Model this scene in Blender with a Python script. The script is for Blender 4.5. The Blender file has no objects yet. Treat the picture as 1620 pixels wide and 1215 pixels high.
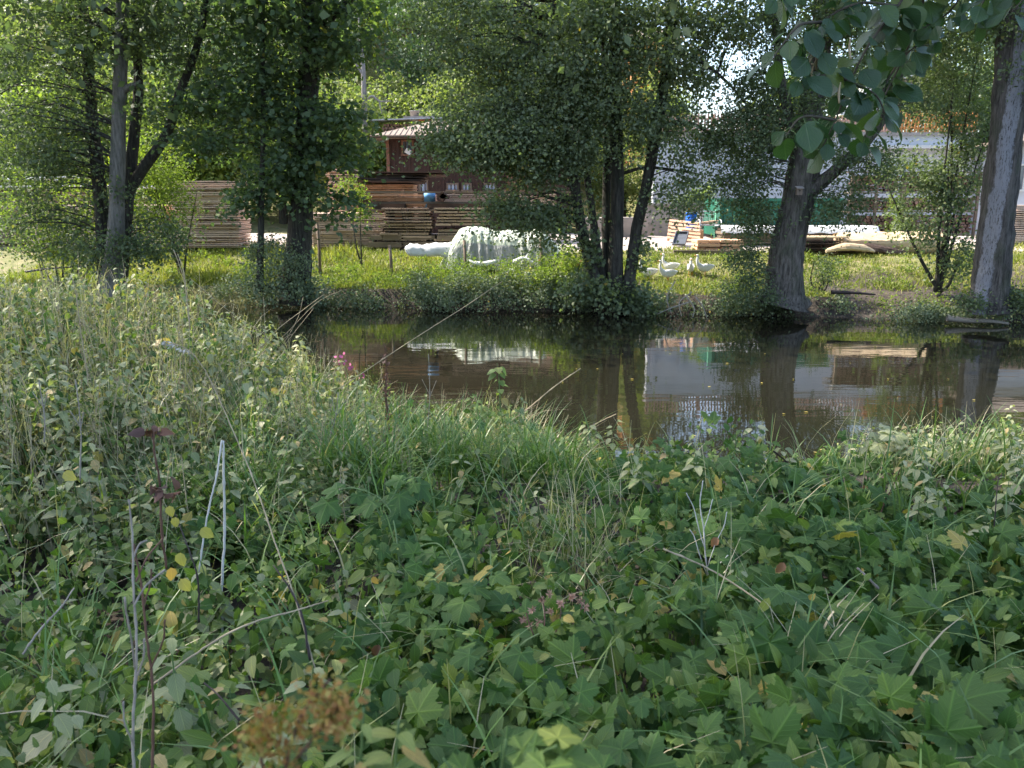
import bpy, math, random
import numpy as np
from mathutils import Vector, Matrix

SC = bpy.context.scene
COL = SC.collection
rad = math.radians

# ------------------------------------------------------------------ camera
F = 1270.0                       # focal length in photo pixels (1620 wide)
PITCH = rad(12.9)
EYE = np.array((0.0, 0.0, 3.0))
cd = bpy.data.cameras.new('camera')
cam = bpy.data.objects.new('camera', cd); COL.objects.link(cam)
cam.location = EYE; cam.rotation_euler = (rad(90) - PITCH, 0, 0)
cd.sensor_width = 36; cd.lens = 36 * F / 1620
cd.clip_start = 0.05; cd.clip_end = 600
cd.dof.use_dof = True; cd.dof.focus_distance = 4.6; cd.dof.aperture_fstop = 9.5
SC.camera = cam

# ------------------------------------------------------------------ light
SUN = Vector((-0.60, 0.25, 0.75)).normalized()
w = bpy.data.worlds.new('World'); SC.world = w; w.use_nodes = True
nt = w.node_tree; bg = nt.nodes['Background']
sky = nt.nodes.new('ShaderNodeTexSky'); sky.sky_type = 'NISHITA'; sky.sun_disc = False
sky.sun_elevation = math.asin(SUN.z); sky.sun_rotation = math.atan2(SUN.x, SUN.y)
sky.air_density = 1.0; sky.dust_density = 2.5; sky.ozone_density = 1.0
nt.links.new(sky.outputs[0], bg.inputs[0]); bg.inputs[1].default_value = 0.15
sl = bpy.data.lights.new('sun', 'SUN'); sl.energy = 3.1; sl.angle = rad(0.5); sl.color = (1, 0.93, 0.80)
so = bpy.data.objects.new('sun', sl); COL.objects.link(so)
so.rotation_euler = SUN.to_track_quat('Z', 'Y').to_euler(); so.location = (-20, 10, 30)
SC.view_settings.view_transform = 'Standard'; SC.view_settings.look = 'None'
SC.view_settings.gamma = 1; SC.view_settings.exposure = 1.95
SC.render.engine = 'CYCLES'
SC.cycles.max_bounces = 8; SC.cycles.diffuse_bounces = 4; SC.cycles.glossy_bounces = 3
SC.cycles.transmission_bounces = 5; SC.cycles.transparent_max_bounces = 6
SC.cycles.caustics_reflective = False; SC.cycles.caustics_refractive = False
SC.cycles.sample_clamp_indirect = 4.0
SC.cycles.use_denoising = True

# ------------------------------------------------------------------ helpers
RG = np.random.default_rng(7)
cp, sp = math.cos(PITCH), math.sin(PITCH)

def at(u, v, Y):
    """photo pixel + world distance along +Y -> world point"""
    a, b = u - 810.0, 607.5 - v
    d = np.array((a, F * cp + b * sp, -F * sp + b * cp))
    return EYE + d * (Y / d[1])

def ppm(Y):                      # metres per photo pixel at distance Y
    return Y / F

def tag(o, label=None, cat=None, group=None, kind=None):
    if label: o['label'] = label
    if cat: o['category'] = cat
    if group: o['group'] = group
    if kind: o['kind'] = kind
    return o

def empty(name, loc, label=None, cat=None, group=None, rz=0.0):
    o = bpy.data.objects.new(name, None); COL.objects.link(o)
    o.location = Vector(loc); o.rotation_euler = (0, 0, rz)
    return tag(o, label, cat, group)

def copy_tree(o, parent=None):
    c = o.copy(); COL.objects.link(c); c.parent = parent
    for ch in list(o.children): copy_tree(ch, c)
    return c

class MB:
    """collects polygons; faces of any size"""
    def __init__(s): s.v = []; s.f = []; s.n = 0
    def add(s, vs, fs):
        s.v.append(np.asarray(vs, float)); s.f += [tuple(i + s.n for i in f) for f in fs]; s.n += len(vs); return s
    def box(s, c, size, rz=0.0, rx=0.0, ry=0.0, jit=0.0):
        x, y, z = np.array(size) / 2.0
        v = np.array([(-x,-y,-z),(x,-y,-z),(x,y,-z),(-x,y,-z),(-x,-y,z),(x,-y,z),(x,y,z),(-x,y,z)])
        M = np.array((Matrix.Rotation(rz,3,'Z') @ Matrix.Rotation(ry,3,'Y') @ Matrix.Rotation(rx,3,'X')))
        v = v @ M.T + np.array(c)
        if jit: v = v + RG.normal(0, jit, v.shape)
        return s.add(v, [(3,2,1,0),(4,5,6,7),(0,1,5,4),(1,2,6,5),(2,3,7,6),(3,0,4,7)])
    def tube(s, P, R, n=8, cap=True, rough=0.0, smooth=0):
        P = np.asarray(P, float); R = np.asarray(R, float) * np.ones(len(P))
        if smooth and len(P) > 2: P, R = spline(P, R, smooth)
        m = len(P)
        T = np.gradient(P, axis=0); T /= np.linalg.norm(T, axis=1)[:, None] + 1e-9
        ref = np.array((0.0, 1.0, 0.0)) if abs(T[0][1]) < 0.9 else np.array((1.0, 0, 0))
        vs = []
        for i in range(m):
            a = np.cross(T[i], ref); a /= np.linalg.norm(a) + 1e-9; b = np.cross(T[i], a)
            ang = np.arange(n) * 2 * math.pi / n
            rr = R[i] * (1 + (rough * (np.sin(3 * ang + P[i][2] * 1.3) * .6 + np.sin(5 * ang - P[i][2] * 2.1) * .4 + (.45 * np.sin(13 * ang + P[i][2] * .8 + math.sin(P[i][2] * 2.3)) if n > 20 else 0) + RG.normal(0, .25, n)) if rough else 0))
            vs.append(P[i] + np.outer(np.cos(ang) * rr, a) + np.outer(np.sin(ang) * rr, b))
        fs = [(i*n+j, i*n+(j+1)%n, (i+1)*n+(j+1)%n, (i+1)*n+j) for i in range(m-1) for j in range(n)]
        if cap: fs += [tuple(range(n-1, -1, -1)), tuple((m-1)*n + j for j in range(n))]
        return s.add(np.concatenate(vs), fs)
    def lathe(s, prof, c=(0,0,0), n=20):
        vs = []; c = np.array(c)
        for r, z in prof:
            a = np.arange(n) * 2 * math.pi / n
            vs.append(np.stack([np.cos(a)*r, np.sin(a)*r, np.full(n, z)], 1) + c)
        m = len(prof)
        fs = [(i*n+j, i*n+(j+1)%n, (i+1)*n+(j+1)%n, (i+1)*n+j) for i in range(m-1) for j in range(n)]
        fs += [tuple(range(n-1,-1,-1)), tuple((m-1)*n+j for j in range(n))]
        return s.add(np.concatenate(vs), fs)
    def build(s, name, mat, parent=None, smooth=False, origin=None, bevel=0.0):
        me = bpy.data.meshes.new(name)
        V = np.concatenate(s.v) if s.v else np.zeros((0, 3))
        if origin is not None: V = V - np.array(origin)
        me.from_pydata(V.tolist(), [], s.f); me.update()
        if smooth:
            me.polygons.foreach_set('use_smooth', [True] * len(me.polygons))
        me.materials.append(mat)
        o = bpy.data.objects.new(name, me); COL.objects.link(o)
        if parent is not None: o.parent = parent
        elif origin is not None: o.location = Vector(origin)
        if bevel:
            b = o.modifiers.new('bevel', 'BEVEL'); b.width = bevel; b.segments = 2; b.limit_method = 'ANGLE'
        return o

def spline(P, R, k):
    """Catmull-Rom through P, k samples a span"""
    Q = np.concatenate([[2*P[0]-P[1]], P, [2*P[-1]-P[-2]]]); outP, outR = [], []
    for i in range(len(P) - 1):
        a, b, c, d = Q[i:i+4]
        for t in np.arange(k) / k:
            outP.append(0.5*((2*b)+(-a+c)*t+(2*a-5*b+4*c-d)*t*t+(-a+3*b-3*c+d)*t**3))
            outR.append(R[i]*(1-t)+R[i+1]*t)
    outP.append(P[-1]); outR.append(R[-1])
    return np.array(outP), np.array(outR)

def rawmesh(name, V, Fc, mat, tint=None, uv=None, parent=None, origin=None, smooth=False):
    """V Nx3, Fc MxK equal-size faces, tint per vertex, uv per vertex"""
    me = bpy.data.meshes.new(name)
    V = np.asarray(V, np.float32); Fc = np.asarray(Fc, np.int32)
    if origin is not None: V = V - np.array(origin, np.float32)
    k = Fc.shape[1]; nf = len(Fc)
    me.vertices.add(len(V)); me.vertices.foreach_set('co', V.ravel())
    me.loops.add(nf * k); me.loops.foreach_set('vertex_index', Fc.ravel())
    me.polygons.add(nf)
    me.polygons.foreach_set('loop_start', np.arange(nf, dtype=np.int32) * k)
    me.polygons.foreach_set('loop_total', np.full(nf, k, np.int32))
    if smooth: me.polygons.foreach_set('use_smooth', np.ones(nf, bool))
    if tint is not None:
        at_ = me.attributes.new('tint', 'FLOAT', 'POINT'); at_.data.foreach_set('value', np.asarray(tint, np.float32))
    if uv is not None:
        l = me.uv_layers.new(name='UVMap'); l.data.foreach_set('uv', np.asarray(uv, np.float32)[Fc.ravel()].ravel())
    me.update(calc_edges=True)
    me.materials.append(mat)
    o = bpy.data.objects.new(name, me); COL.objects.link(o)
    if parent is not None: o.parent = parent
    elif origin is not None: o.location = Vector([float(q) for q in origin])
    return o

def unit(a): return a / (np.linalg.norm(a, axis=-1, keepdims=True) + 1e-9)

def frames(axis, normal):
    """M x 3 x 3, columns: side, axis, normal"""
    a = unit(axis); s = unit(np.cross(a, normal)); n = np.cross(s, a)
    return np.stack([s, a, n], axis=2)

def place(tmpl, pos, Rm, scale, tint):
    """-> V, F, tint, uv arrays of the template repeated"""
    tv, tf, tuv = tmpl; N = len(pos); k = len(tv)
    scale = np.asarray(scale, float)
    sv = tv[None] * (scale[:, None, None] if scale.ndim == 1 else scale[:, None, :])
    V = np.einsum('nij,nkj->nki', Rm, sv) + np.asarray(pos)[:, None, :]
    Fc = tf[None] + (np.arange(N) * k)[:, None, None]
    return V.reshape(-1, 3), Fc.reshape(-1, tf.shape[1]), np.repeat(tint, k), np.tile(tuv, (N, 1))

def join(parts):
    Vs, Fs, Ts, Us, n = [], [], [], [], 0
    for V, Fc, T, U in parts:
        Vs.append(V); Fs.append(Fc + n); Ts.append(T); Us.append(U); n += len(V)
    return np.concatenate(Vs), np.concatenate(Fs), np.concatenate(Ts), np.concatenate(Us)

def leafmesh(name, parts, mat, parent=None, origin=None, smooth=False):
    V, Fc, T, U = join(parts)
    return rawmesh(name, V, Fc, mat, T, U, parent, origin, smooth)

# leaf templates: base at origin, tip along +Y
def t_quad(wd=0.7):
    v = np.array([(0,0,0),(wd/2,.45,.06),(0,1,-.05),(-wd/2,.45,.06)], float)
    return v, np.array([(0,1,2,3)]), np.array([(.5,0),(1,.5),(.5,1),(0,.5)], float)

def t_ovate(segs=6, wd=0.55, serr=0.0, fold=0.25, droop=0.25, shape=0.42):
    v, uv = [], []
    for i in range(segs + 1):
        t = i / segs
        h = wd / 2 * (math.sin(math.pi * min(1, t ** (math.log(.5) / math.log(shape)))) ** 0.8 if 0 < t < 1 else 0.0)
        if serr and 0 < t < 1: h *= 1 + (serr if i % 2 else -serr)
        z = -droop * t * t
        v += [(-h, t - (serr * .12 if i % 2 else 0), z + fold * h), (0, t, z), (h, t - (serr * .12 if i % 2 else 0), z + fold * h)]
        uv += [(.5 - h / wd, t), (.5, t), (.5 + h / wd, t)]
    f = []
    for i in range(segs):
        a = 3 * i
        f += [(a, a+1, a+4, a+3), (a+1, a+2, a+5, a+4)]
    return np.array(v, float), np.array(f), np.array(uv, float)

def t_palm(nb=52, lobes=((0,1.0),(60,.82),(-60,.82),(120,.5),(-120,.5)), serr=.06, cup=.16, ring=True, wl=31):
    """palmately lobed leaf, star-shaped about its petiole; quads"""
    th = np.linspace(-156, 156, nb + 1); r = []
    for i, t in enumerate(th):
        q = max([L * (1 - .37 * (abs(t - l) / wl) ** 1.7) for l, L in lobes] + [.46])
        q *= 1 + (-serr if (i - nb // 2) % 2 else serr)
        r.append(q)
    r = np.array(r); a = np.radians(th)
    def ringv(k):
        x, y = np.sin(a) * r * k, np.cos(a) * r * k
        lob = np.cos(np.radians(th) * 360 / 58)
        return np.stack([x, y, -cup * (r * k) ** 2 + .022 * k * lob], 1)
    ks = (.35, .7, 1.0) if ring else (1.0,)
    v = [np.zeros((nb + 1, 3))] + [ringv(k) for k in ks]
    v = np.concatenate(v); n = nb + 1; f = []
    for j in range(len(ks)):
        f += [(j*n+i, j*n+i+1, (j+1)*n+i+1, (j+1)*n+i) for i in range(nb)]
    v[:, :2] *= .72; v[:, 1] += .12
    # the innermost ring collapses on the petiole: nudge so that quads stay valid
    v[:n, 0] += np.sin(a) * .004; v[:n, 1] += np.cos(a) * .004 - .12 + .12
    near = np.array([min((abs(t - l), l) for l, _ in lobes)[1] for t in th]); da = np.radians(th - near)
    kk = np.repeat(np.array((.03,) + tuple(ks)), n); rr = np.tile(r, len(ks) + 1) * kk; dd = np.tile(da, len(ks) + 1)
    uv = np.stack([.5 + np.abs(np.sin(dd)) * rr * .8, rr * np.cos(dd)], 1)
    return v, np.array(f), uv

# ------------------------------------------------------------------ materials
def newmat(name):
    m = bpy.data.materials.new(name); m.use_nodes = True; nt = m.node_tree
    b = nt.nodes['Principled BSDF']
    return m, nt, b

def ramp(nt, fac, stops):
    r = nt.nodes.new('ShaderNodeValToRGB'); e = r.color_ramp.elements
    while len(e) < len(stops): e.new(0.5)
    for i, (p, c) in enumerate(stops): e[i].position = p; e[i].color = (*c, 1)
    nt.links.new(fac, r.inputs[0]); return r.outputs[0]

def noise(nt, scale=5, detail=4, vec=None, rough=.55):
    n = nt.nodes.new('ShaderNodeTexNoise'); n.inputs['Scale'].default_value = scale
    n.inputs['Detail'].default_value = detail; n.inputs['Roughness'].default_value = rough
    if vec is not None: nt.links.new(vec, n.inputs['Vector'])
    return n.outputs['Fac']

def mapped(nt, scale=(1,1,1), kind='Object'):
    tc = nt.nodes.new('ShaderNodeTexCoord'); mp = nt.nodes.new('ShaderNodeMapping')
    mp.inputs['Scale'].default_value = scale; nt.links.new(tc.outputs[kind], mp.inputs['Vector']); return mp.outputs[0]

def mathn(nt, op, a, b=None, clamp=False):
    m = nt.nodes.new('ShaderNodeMath'); m.operation = op; m.use_clamp = clamp
    for i, q in enumerate((a, b)):
        if q is None: continue
        if isinstance(q, (int, float)): m.inputs[i].default_value = q
        else: nt.links.new(q, m.inputs[i])
    return m.outputs[0]

def mixc(nt, fac, a, b, mode='MIX'):
    m = nt.nodes.new('ShaderNodeMix'); m.data_type = 'RGBA'; m.blend_type = mode
    for s, q in ((0, fac), (6, a), (7, b)):
        if isinstance(q, (int, float)): m.inputs[s].default_value = q
        elif isinstance(q, tuple): m.inputs[s].default_value = (*q, 1)
        else: nt.links.new(q, m.inputs[s])
    return m.outputs[2]

def bump(nt, b, h, strength=.5, dist=.02):
    n = nt.nodes.new('ShaderNodeBump'); n.inputs['Strength'].default_value = strength; n.inputs['Distance'].default_value = dist
    nt.links.new(h, n.inputs['Height']); nt.links.new(n.outputs[0], b.inputs['Normal'])

def leafmat(name, stops, rough=.5, trans=.38, veins=0.0, tcol=(1.25, 1.5, .55), spec=.5, vein_n=7.0, mott=0.25):
    m, nt, b = newmat(name)
    a = nt.nodes.new('ShaderNodeAttribute'); a.attribute_name = 'tint'
    c = ramp(nt, a.outputs['Fac'], stops)
    if mott:
        nz = noise(nt, 9, 3, mapped(nt, (1,1,1)))
        c = mixc(nt, mathn(nt, 'MULTIPLY', mathn(nt, 'SUBTRACT', nz, .42, True), mott * 4, True), c, mixc(nt, 1.0, c, (1.35, 1.2, .8), 'MULTIPLY'))
    if veins:
        tc = nt.nodes.new('ShaderNodeTexCoord'); sx = nt.nodes.new('ShaderNodeSeparateXYZ'); nt.links.new(tc.outputs['UV'], sx.inputs[0])
        d = mathn(nt, 'ABSOLUTE', mathn(nt, 'SUBTRACT', sx.outputs[0], .5))
        mid = mathn(nt, 'SUBTRACT', 1.0, mathn(nt, 'MULTIPLY', d, 26.0), True)
        side = mathn(nt, 'FRACT', mathn(nt, 'MULTIPLY', mathn(nt, 'SUBTRACT', sx.outputs[1], mathn(nt, 'MULTIPLY', d, 1.1)), vein_n))
        side = mathn(nt, 'SUBTRACT', 1.0, mathn(nt, 'MULTIPLY', mathn(nt, 'ABSOLUTE', mathn(nt, 'SUBTRACT', side, .5)), 9.0), True)
        vv = mathn(nt, 'MAXIMUM', mid, mathn(nt, 'MULTIPLY', side, .6))
        c = mixc(nt, mathn(nt, 'MULTIPLY', vv, veins), c, mixc(nt, 1.0, c, (2.0, 1.9, 1.6), 'MULTIPLY'))
        bump(nt, b, vv, .5, .003)
    nt.links.new(c, b.inputs['Base Color'])
    b.inputs['Roughness'].default_value = rough; b.inputs['Specular IOR Level'].default_value = spec
    t = nt.nodes.new('ShaderNodeBsdfTranslucent'); nt.links.new(mixc(nt, 1.0, c, tcol, 'MULTIPLY'), t.inputs[0])
    mx = nt.nodes.new('ShaderNodeMixShader'); mx.inputs[0].default_value = trans
    nt.links.new(b.outputs[0], mx.inputs[1]); nt.links.new(t.outputs[0], mx.inputs[2])
    nt.links.new(mx.outputs[0], nt.nodes['Material Output'].inputs['Surface'])
    return m

def plain(name, col, rough=.8, var=.25, scale=6, metal=0.0, bmp=.15, stretch=(1,1,1), col2=None, spec=.3, detail=5):
    m, nt, b = newmat(name)
    v = mapped(nt, stretch); n = noise(nt, scale, detail, v)
    lo = tuple(q * (1 - var) for q in col); hi = col2 if col2 else tuple(min(1, q * (1 + var)) for q in col)
    nt.links.new(ramp(nt, n, [(.3, lo), (.7, hi)]), b.inputs['Base Color'])
    b.inputs['Roughness'].default_value = rough; b.inputs['Metallic'].default_value = metal; b.inputs['Specular IOR Level'].default_value = spec
    if bmp: bump(nt, b, noise(nt, scale * 3, 5, v), bmp, .02)
    return m

def barkmat(name, dark, light, plate=None):
    m, nt, b = newmat(name)
    v = mapped(nt, (1, 1, .13)); n = noise(nt, 17, 7, v, .72); n2 = noise(nt, 3, 4, mapped(nt, (1, 1, .5)))
    c = ramp(nt, n, [(.36, dark), (.62, light)])
    c = mixc(nt, mathn(nt, 'MULTIPLY', mathn(nt, 'SUBTRACT', n2, .5, True), 2.2, True), c, (.045, .06, .03))
    if plate:                     # a strip of pale old bark with a shape of its own
        tc = nt.nodes.new('ShaderNodeTexCoord'); s = nt.nodes.new('ShaderNodeSeparateXYZ'); nt.links.new(tc.outputs['Object'], s.inputs[0])
        across = mathn(nt, 'SUBTRACT', mathn(nt, 'MULTIPLY', s.outputs[0], .86), mathn(nt, 'MULTIPLY', s.outputs[1], .51))
        off = mathn(nt, 'SUBTRACT', across, mathn(nt, 'ADD', mathn(nt, 'MULTIPLY', s.outputs[2], plate[0]), plate[1]))
        wob = mathn(nt, 'MULTIPLY', mathn(nt, 'SUBTRACT', noise(nt, 1.6, 6, mapped(nt, (2, 2, 1)), .75), .5), .34)
        msk = mathn(nt, 'SUBTRACT', 1.0, mathn(nt, 'MULTIPLY', mathn(nt, 'ABSOLUTE', mathn(nt, 'ADD', off, wob)), 1 / plate[2]), True)
        msk = mathn(nt, 'MULTIPLY', msk, 5.0, True)
        front = mathn(nt, 'MULTIPLY', mathn(nt, 'SUBTRACT', .05, mathn(nt, 'ADD', mathn(nt, 'MULTIPLY', s.outputs[0], .51), mathn(nt, 'MULTIPLY', s.outputs[1], .86))), 8.0, True)
        crack = mathn(nt, 'MULTIPLY', mathn(nt, 'SUBTRACT', noise(nt, 34, 5, mapped(nt, (1, 1, .22)), .75), .40, True), 14, True)
        msk = mathn(nt, 'MULTIPLY', mathn(nt, 'MULTIPLY', msk, crack), front)
        c = mixc(nt, mathn(nt, 'MULTIPLY', msk, .85), c, (.25,.255,.28))
    nt.links.new(c, b.inputs['Base Color']); b.inputs['Roughness'].default_value = .92
    b.inputs['Specular IOR Level'].default_value = .2
    bump(nt, b, n, 1.0, .05)
    return m

G_DARK  = [(0, (.105,.135,.080)), (.55, (.155,.192,.110)), (.86, (.20,.24,.11)), (.95, (.17,.20,.05)), (1, (.30,.22,.05))]
G_SAGE  = [(0, (.080,.105,.060)), (.6, (.120,.158,.085)), (.9, (.16,.20,.085)), (1, (.22,.2,.06))]
G_YEL   = [(0, (.10,.14,.035)), (.5, (.17,.22,.050)), (.9, (.25,.28,.06)), (1, (.30,.27,.06))]
M = {}
M['alder'] = leafmat('alder_leaf', G_DARK, trans=.35, mott=0, rough=.62, spec=.3)
M['maple'] = leafmat('maple_leaf', [(0,(.070,.106,.058)),(.7,(.105,.150,.075)),(.95,(.15,.20,.07)),(1,(.24,.22,.05))], trans=.4, mott=0, rough=.6, spec=.3)
M['willow'] = leafmat('willow_leaf', G_SAGE, trans=.35, mott=0, rough=.62, spec=.3)
M['bright'] = leafmat('light_leaf', G_YEL, trans=.45, mott=0, rough=.62, spec=.3)
M['hill'] = leafmat('hill_leaf', [(0,(.09,.125,.055)),(.5,(.15,.19,.08)),(.9,(.23,.26,.10)),(1,(.32,.30,.12))], trans=.45, mott=0)  # paler stops stand in for haze over the hillside
M['hilldark'] = leafmat('hill_dark_leaf', [(0,(.045,.08,.05)),(.6,(.07,.115,.065)),(1,(.12,.17,.07))], trans=.3, mott=0)
M['ivy'] = leafmat('ivy_leaf', G_DARK, trans=.2, mott=0, rough=.55, spec=.3)
M['autumn'] = leafmat('autumn_leaf', [(0,(.3,.10,.03)),(.5,(.5,.24,.04)),(1,(.25,.25,.05))], trans=.4, mott=0)
M['branchleaf'] = leafmat('branch_leaf', [(0,(.030,.066,.034)),(.6,(.046,.095,.040)),(.9,(.08,.13,.045)),(1,(.14,.17,.045))], veins=.35, rough=.4, trans=.34, mott=.4)
M['hop'] = leafmat('hop_leaf', [(0,(.038,.084,.024)),(.5,(.070,.132,.034)),(.85,(.13,.19,.045)),(.97,(.22,.24,.06)),(1,(.34,.27,.08))], veins=.6, rough=.6, spec=.25, trans=.25, vein_n=7)
M['nettle'] = leafmat('nettle_leaf', [(0,(.14,.175,.08)),(.4,(.22,.25,.13)),(.75,(.34,.35,.21)),(.93,(.42,.38,.24)),(1,(.42,.31,.15))], veins=.6, rough=.55, trans=.3)  # pale sage, lifted further: soft skylight on the mound put into the colour
M['ovate'] = leafmat('ovate_leaf', [(0,(.045,.090,.022)),(.45,(.100,.160,.038)),(.85,(.20,.255,.08)),(.96,(.27,.28,.09)),(1,(.34,.26,.09))], veins=.7, rough=.55, spec=.35, trans=.3)
M['grass'] = leafmat('grass_blade', [(0,(.07,.13,.035)),(.6,(.12,.21,.055)),(.85,(.20,.26,.07)),(.93,(.32,.29,.16)),(1,(.46,.39,.27))], trans=.3, mott=0, rough=.4)
M['meadow'] = leafmat('meadow_blade', [(0,(.12,.15,.03)),(.45,(.23,.24,.055)),(.8,(.32,.29,.09)),(1,(.40,.33,.18))], trans=.4, mott=0, rough=.6)
M['straw'] = plain('straw', (.36,.29,.19), .8, .3, 30, bmp=0)
M['palestalk'] = plain('pale_stalk', (.52,.50,.46), .6, .15, 20, bmp=0)
M['greystalk'] = plain('grey_stalk', (.27,.24,.20), .8, .3, 30, bmp=0)
M['darkstem'] = plain('dark_stem', (.035,.025,.022), .6, .3, 20, bmp=0)
M['brownstem'] = plain('brown_stem', (.11,.06,.04), .8, .3, 30, bmp=0)
M['greenstem'] = plain('green_stem', (.09,.15,.05), .6, .3, 30, bmp=0)
M['deadleaf'] = leafmat('dead_leaf', [(0,(.07,.035,.03)),(.5,(.20,.09,.05)),(1,(.36,.18,.09))], trans=.15, mott=0, rough=.7)
M['yellowleaf'] = leafmat('yellow_leaf', [(0,(.34,.32,.09)),(.6,(.42,.33,.10)),(1,(.40,.22,.08))], trans=.4, mott=.5, veins=.3)
M['pink'] = plain('pink_flower', (.45,.10,.22), .6, .3, 20, bmp=0)
M['palepink'] = plain('dry_flower', (.42,.25,.17), .8, .3, 40, bmp=0)
M['rust'] = plain('rust_seed', (.27,.13,.045), .8, .35, 30, bmp=0)
M['bark'] = barkmat('bark', (.022,.020,.018), (.085,.078,.066))
M['barkgrey'] = barkmat('grey_bark', (.10,.095,.085), (.24,.225,.20))
M['barkmid'] = barkmat('willow_bark', (.032,.028,.024), (.165,.148,.13))
M['barkpale'] = barkmat('dead_bark', (.18,.16,.15), (.34,.31,.29))
M['twig'] = plain('twig', (.07,.06,.045), .8, .3, 20, bmp=0)

# ------------------------------------------------------------------ terrain
def fbm(x, y, s=1.0, seed=0.0):
    x = np.asarray(x, float) * s; y = np.asarray(y, float) * s
    return (np.sin(x*1.3+seed)*np.cos(y*1.7+seed*2) + .5*np.sin(x*2.9+y*1.1+seed*3) + .3*np.cos(y*4.3-x*2.2+seed) + .2*np.sin(x*7.1+y*5.3+seed)) / 2

def sstep(a, b, x):
    t = np.clip((x - a) / (b - a), 0, 1); return t * t * (3 - 2 * t)

def y_far(x):  return 22.4 - 0.165 * np.clip(x, -14, 16) + .22 * fbm(x, 0, .9, 1)
def y_near(x): return 8.3 + .35 * fbm(x, 0, .5, 4) + .4 * sstep(-3, -7, x)

def ground(x, y):
    x = np.asarray(x, float); y = np.asarray(y, float)
    yn, yf = y_near(x), y_far(x)
    drop = 4.2 + 1.8 * sstep(-.5, -3, x)
    near = 1.38 - 1.38 * sstep(drop, yn, y) + .06 * fbm(x, y, 1.1)
    bed = -.7
    d = y - yf
    steep = .50 * sstep(-.10, .10 + 1.3 * sstep(8.2, 9.5, x) * (1 - sstep(11.5, 13, x)), d)
    far = steep + .78 * sstep(.6, 5.2, d) + .30 * sstep(5, 9, d) + .05 * fbm(x, y, .9) * sstep(.1, 1, d)
    hill = 17 * sstep(37, 72, y - .12 * np.abs(x + 12)) * (1 - .84 * sstep(1, 9, x)) + 6 * sstep(60, 110, y) * (1 - .9 * sstep(2, 14, x))
    terr = 3.35 * sstep(35.3, 35.9, y) * sstep(6.2, 6.6, x)
    far = far + hill + terr
    z = np.where(y < (yn + .02), near, np.where(y < yf - .12, bed, far))
    a = sstep(yn - .1, yn + .7, y)
    z = np.where((y >= yn - .1) & (y < yn + .7), near * (1 - a) + bed * a, z)
    b = sstep(yf - .8, yf - .02, y)
    z = np.where((y > yf - .8) & (y < yf + .02), bed * (1 - b) + .02 * b, z)
    return z

def grid(name, xs, ys, zf, mat, kind='structure', label=None):
    X, Y = np.meshgrid(xs, ys); Z = zf(X, Y); nx, ny = len(xs), len(ys)
    V = np.stack([X.ravel(), Y.ravel(), Z.ravel()], 1)
    i = np.arange((nx-1)*(ny-1)); r, c = i // (nx-1), i % (nx-1); a = r*nx + c
    o = rawmesh(name, V, np.stack([a, a+1, a+nx+1, a+nx], 1), mat, smooth=True)
    o['kind'] = kind; return tag(o, label)

m, nt, b = newmat('soil')
tc = mapped(nt); c = ramp(nt, noise(nt, 2.2, 8, tc, .65), [(.3, (.022,.016,.012)), (.55, (.060,.046,.034)), (.75, (.11,.085,.065))])
g = ramp(nt, noise(nt, 2.5, 7, tc), [(.3, (.08,.09,.03)), (.5, (.15,.15,.05)), (.7, (.24,.19,.11))])
sx = nt.nodes.new('ShaderNodeSeparateXYZ'); nt.links.new(tc, sx.inputs[0])
gm = mathn(nt, 'MULTIPLY', mathn(nt, 'SUBTRACT', mathn(nt, 'ADD', sx.outputs[1], mathn(nt, 'MULTIPLY', noise(nt, .9, 5, tc), 3.0)), 24.6), 1.2, True)
nt.links.new(mixc(nt, gm, c, g), b.inputs['Base Color']); b.inputs['Roughness'].default_value = .95
bump(nt, b, noise(nt, 14, 7, tc), .8, .06); M['soil'] = m
xs = np.concatenate([np.linspace(-130, -20, 40), np.linspace(-19.7, 20, 180), np.linspace(20.7, 130, 40)])
ys = np.concatenate([np.linspace(-25, 0, 12), np.linspace(.3, 28, 170), np.linspace(28.5, 45, 45), np.linspace(46, 190, 60)])
grid('ground', xs, ys, ground, M['soil'], label='earth banks, meadow and hillside on both sides of the river')

m, nt, b = newmat('gravel'); tc = mapped(nt)
c = ramp(nt, noise(nt, 1.1, 7, tc, .7), [(.3, (.33,.27,.23)), (.6, (.50,.43,.38))])
c = mixc(nt, mathn(nt, 'MULTIPLY', noise(nt, 60, 3, tc), .5), c, (.26,.22,.2))
nt.links.new(c, b.inputs['Base Color']); b.inputs['Roughness'].default_value = .9
bump(nt, b, noise(nt, 50, 4, tc), .5, .03); M['gravel'] = m
def yard():
    nx, ny = 180, 44
    V = []
    for j in range(ny):
        for i in range(nx):
            x = -17 + 38 * i / (nx-1); e = 27.0 + .35 * fbm(x, 2, 1.3) - .05*x + 1.9 * float(sstep(-3, -6, x))
            y = e + (35.2 - e) * j / (ny-1); V.append((x, y))
    V = np.array(V); Z = ground(V[:, 0], V[:, 1]) + .02
    Z[:nx] -= .05
    i = np.arange((nx-1)*(ny-1)); r, c = i // (nx-1), i % (nx-1); a = r*nx + c
    o = rawmesh('gravel_yard', np.column_stack([V, Z]), np.stack([a, a+1, a+nx+1, a+nx], 1), M['gravel'], smooth=True)
    tag(o, 'pale dusty gravel yard of the timber store', kind='structure')
yard()

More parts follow.
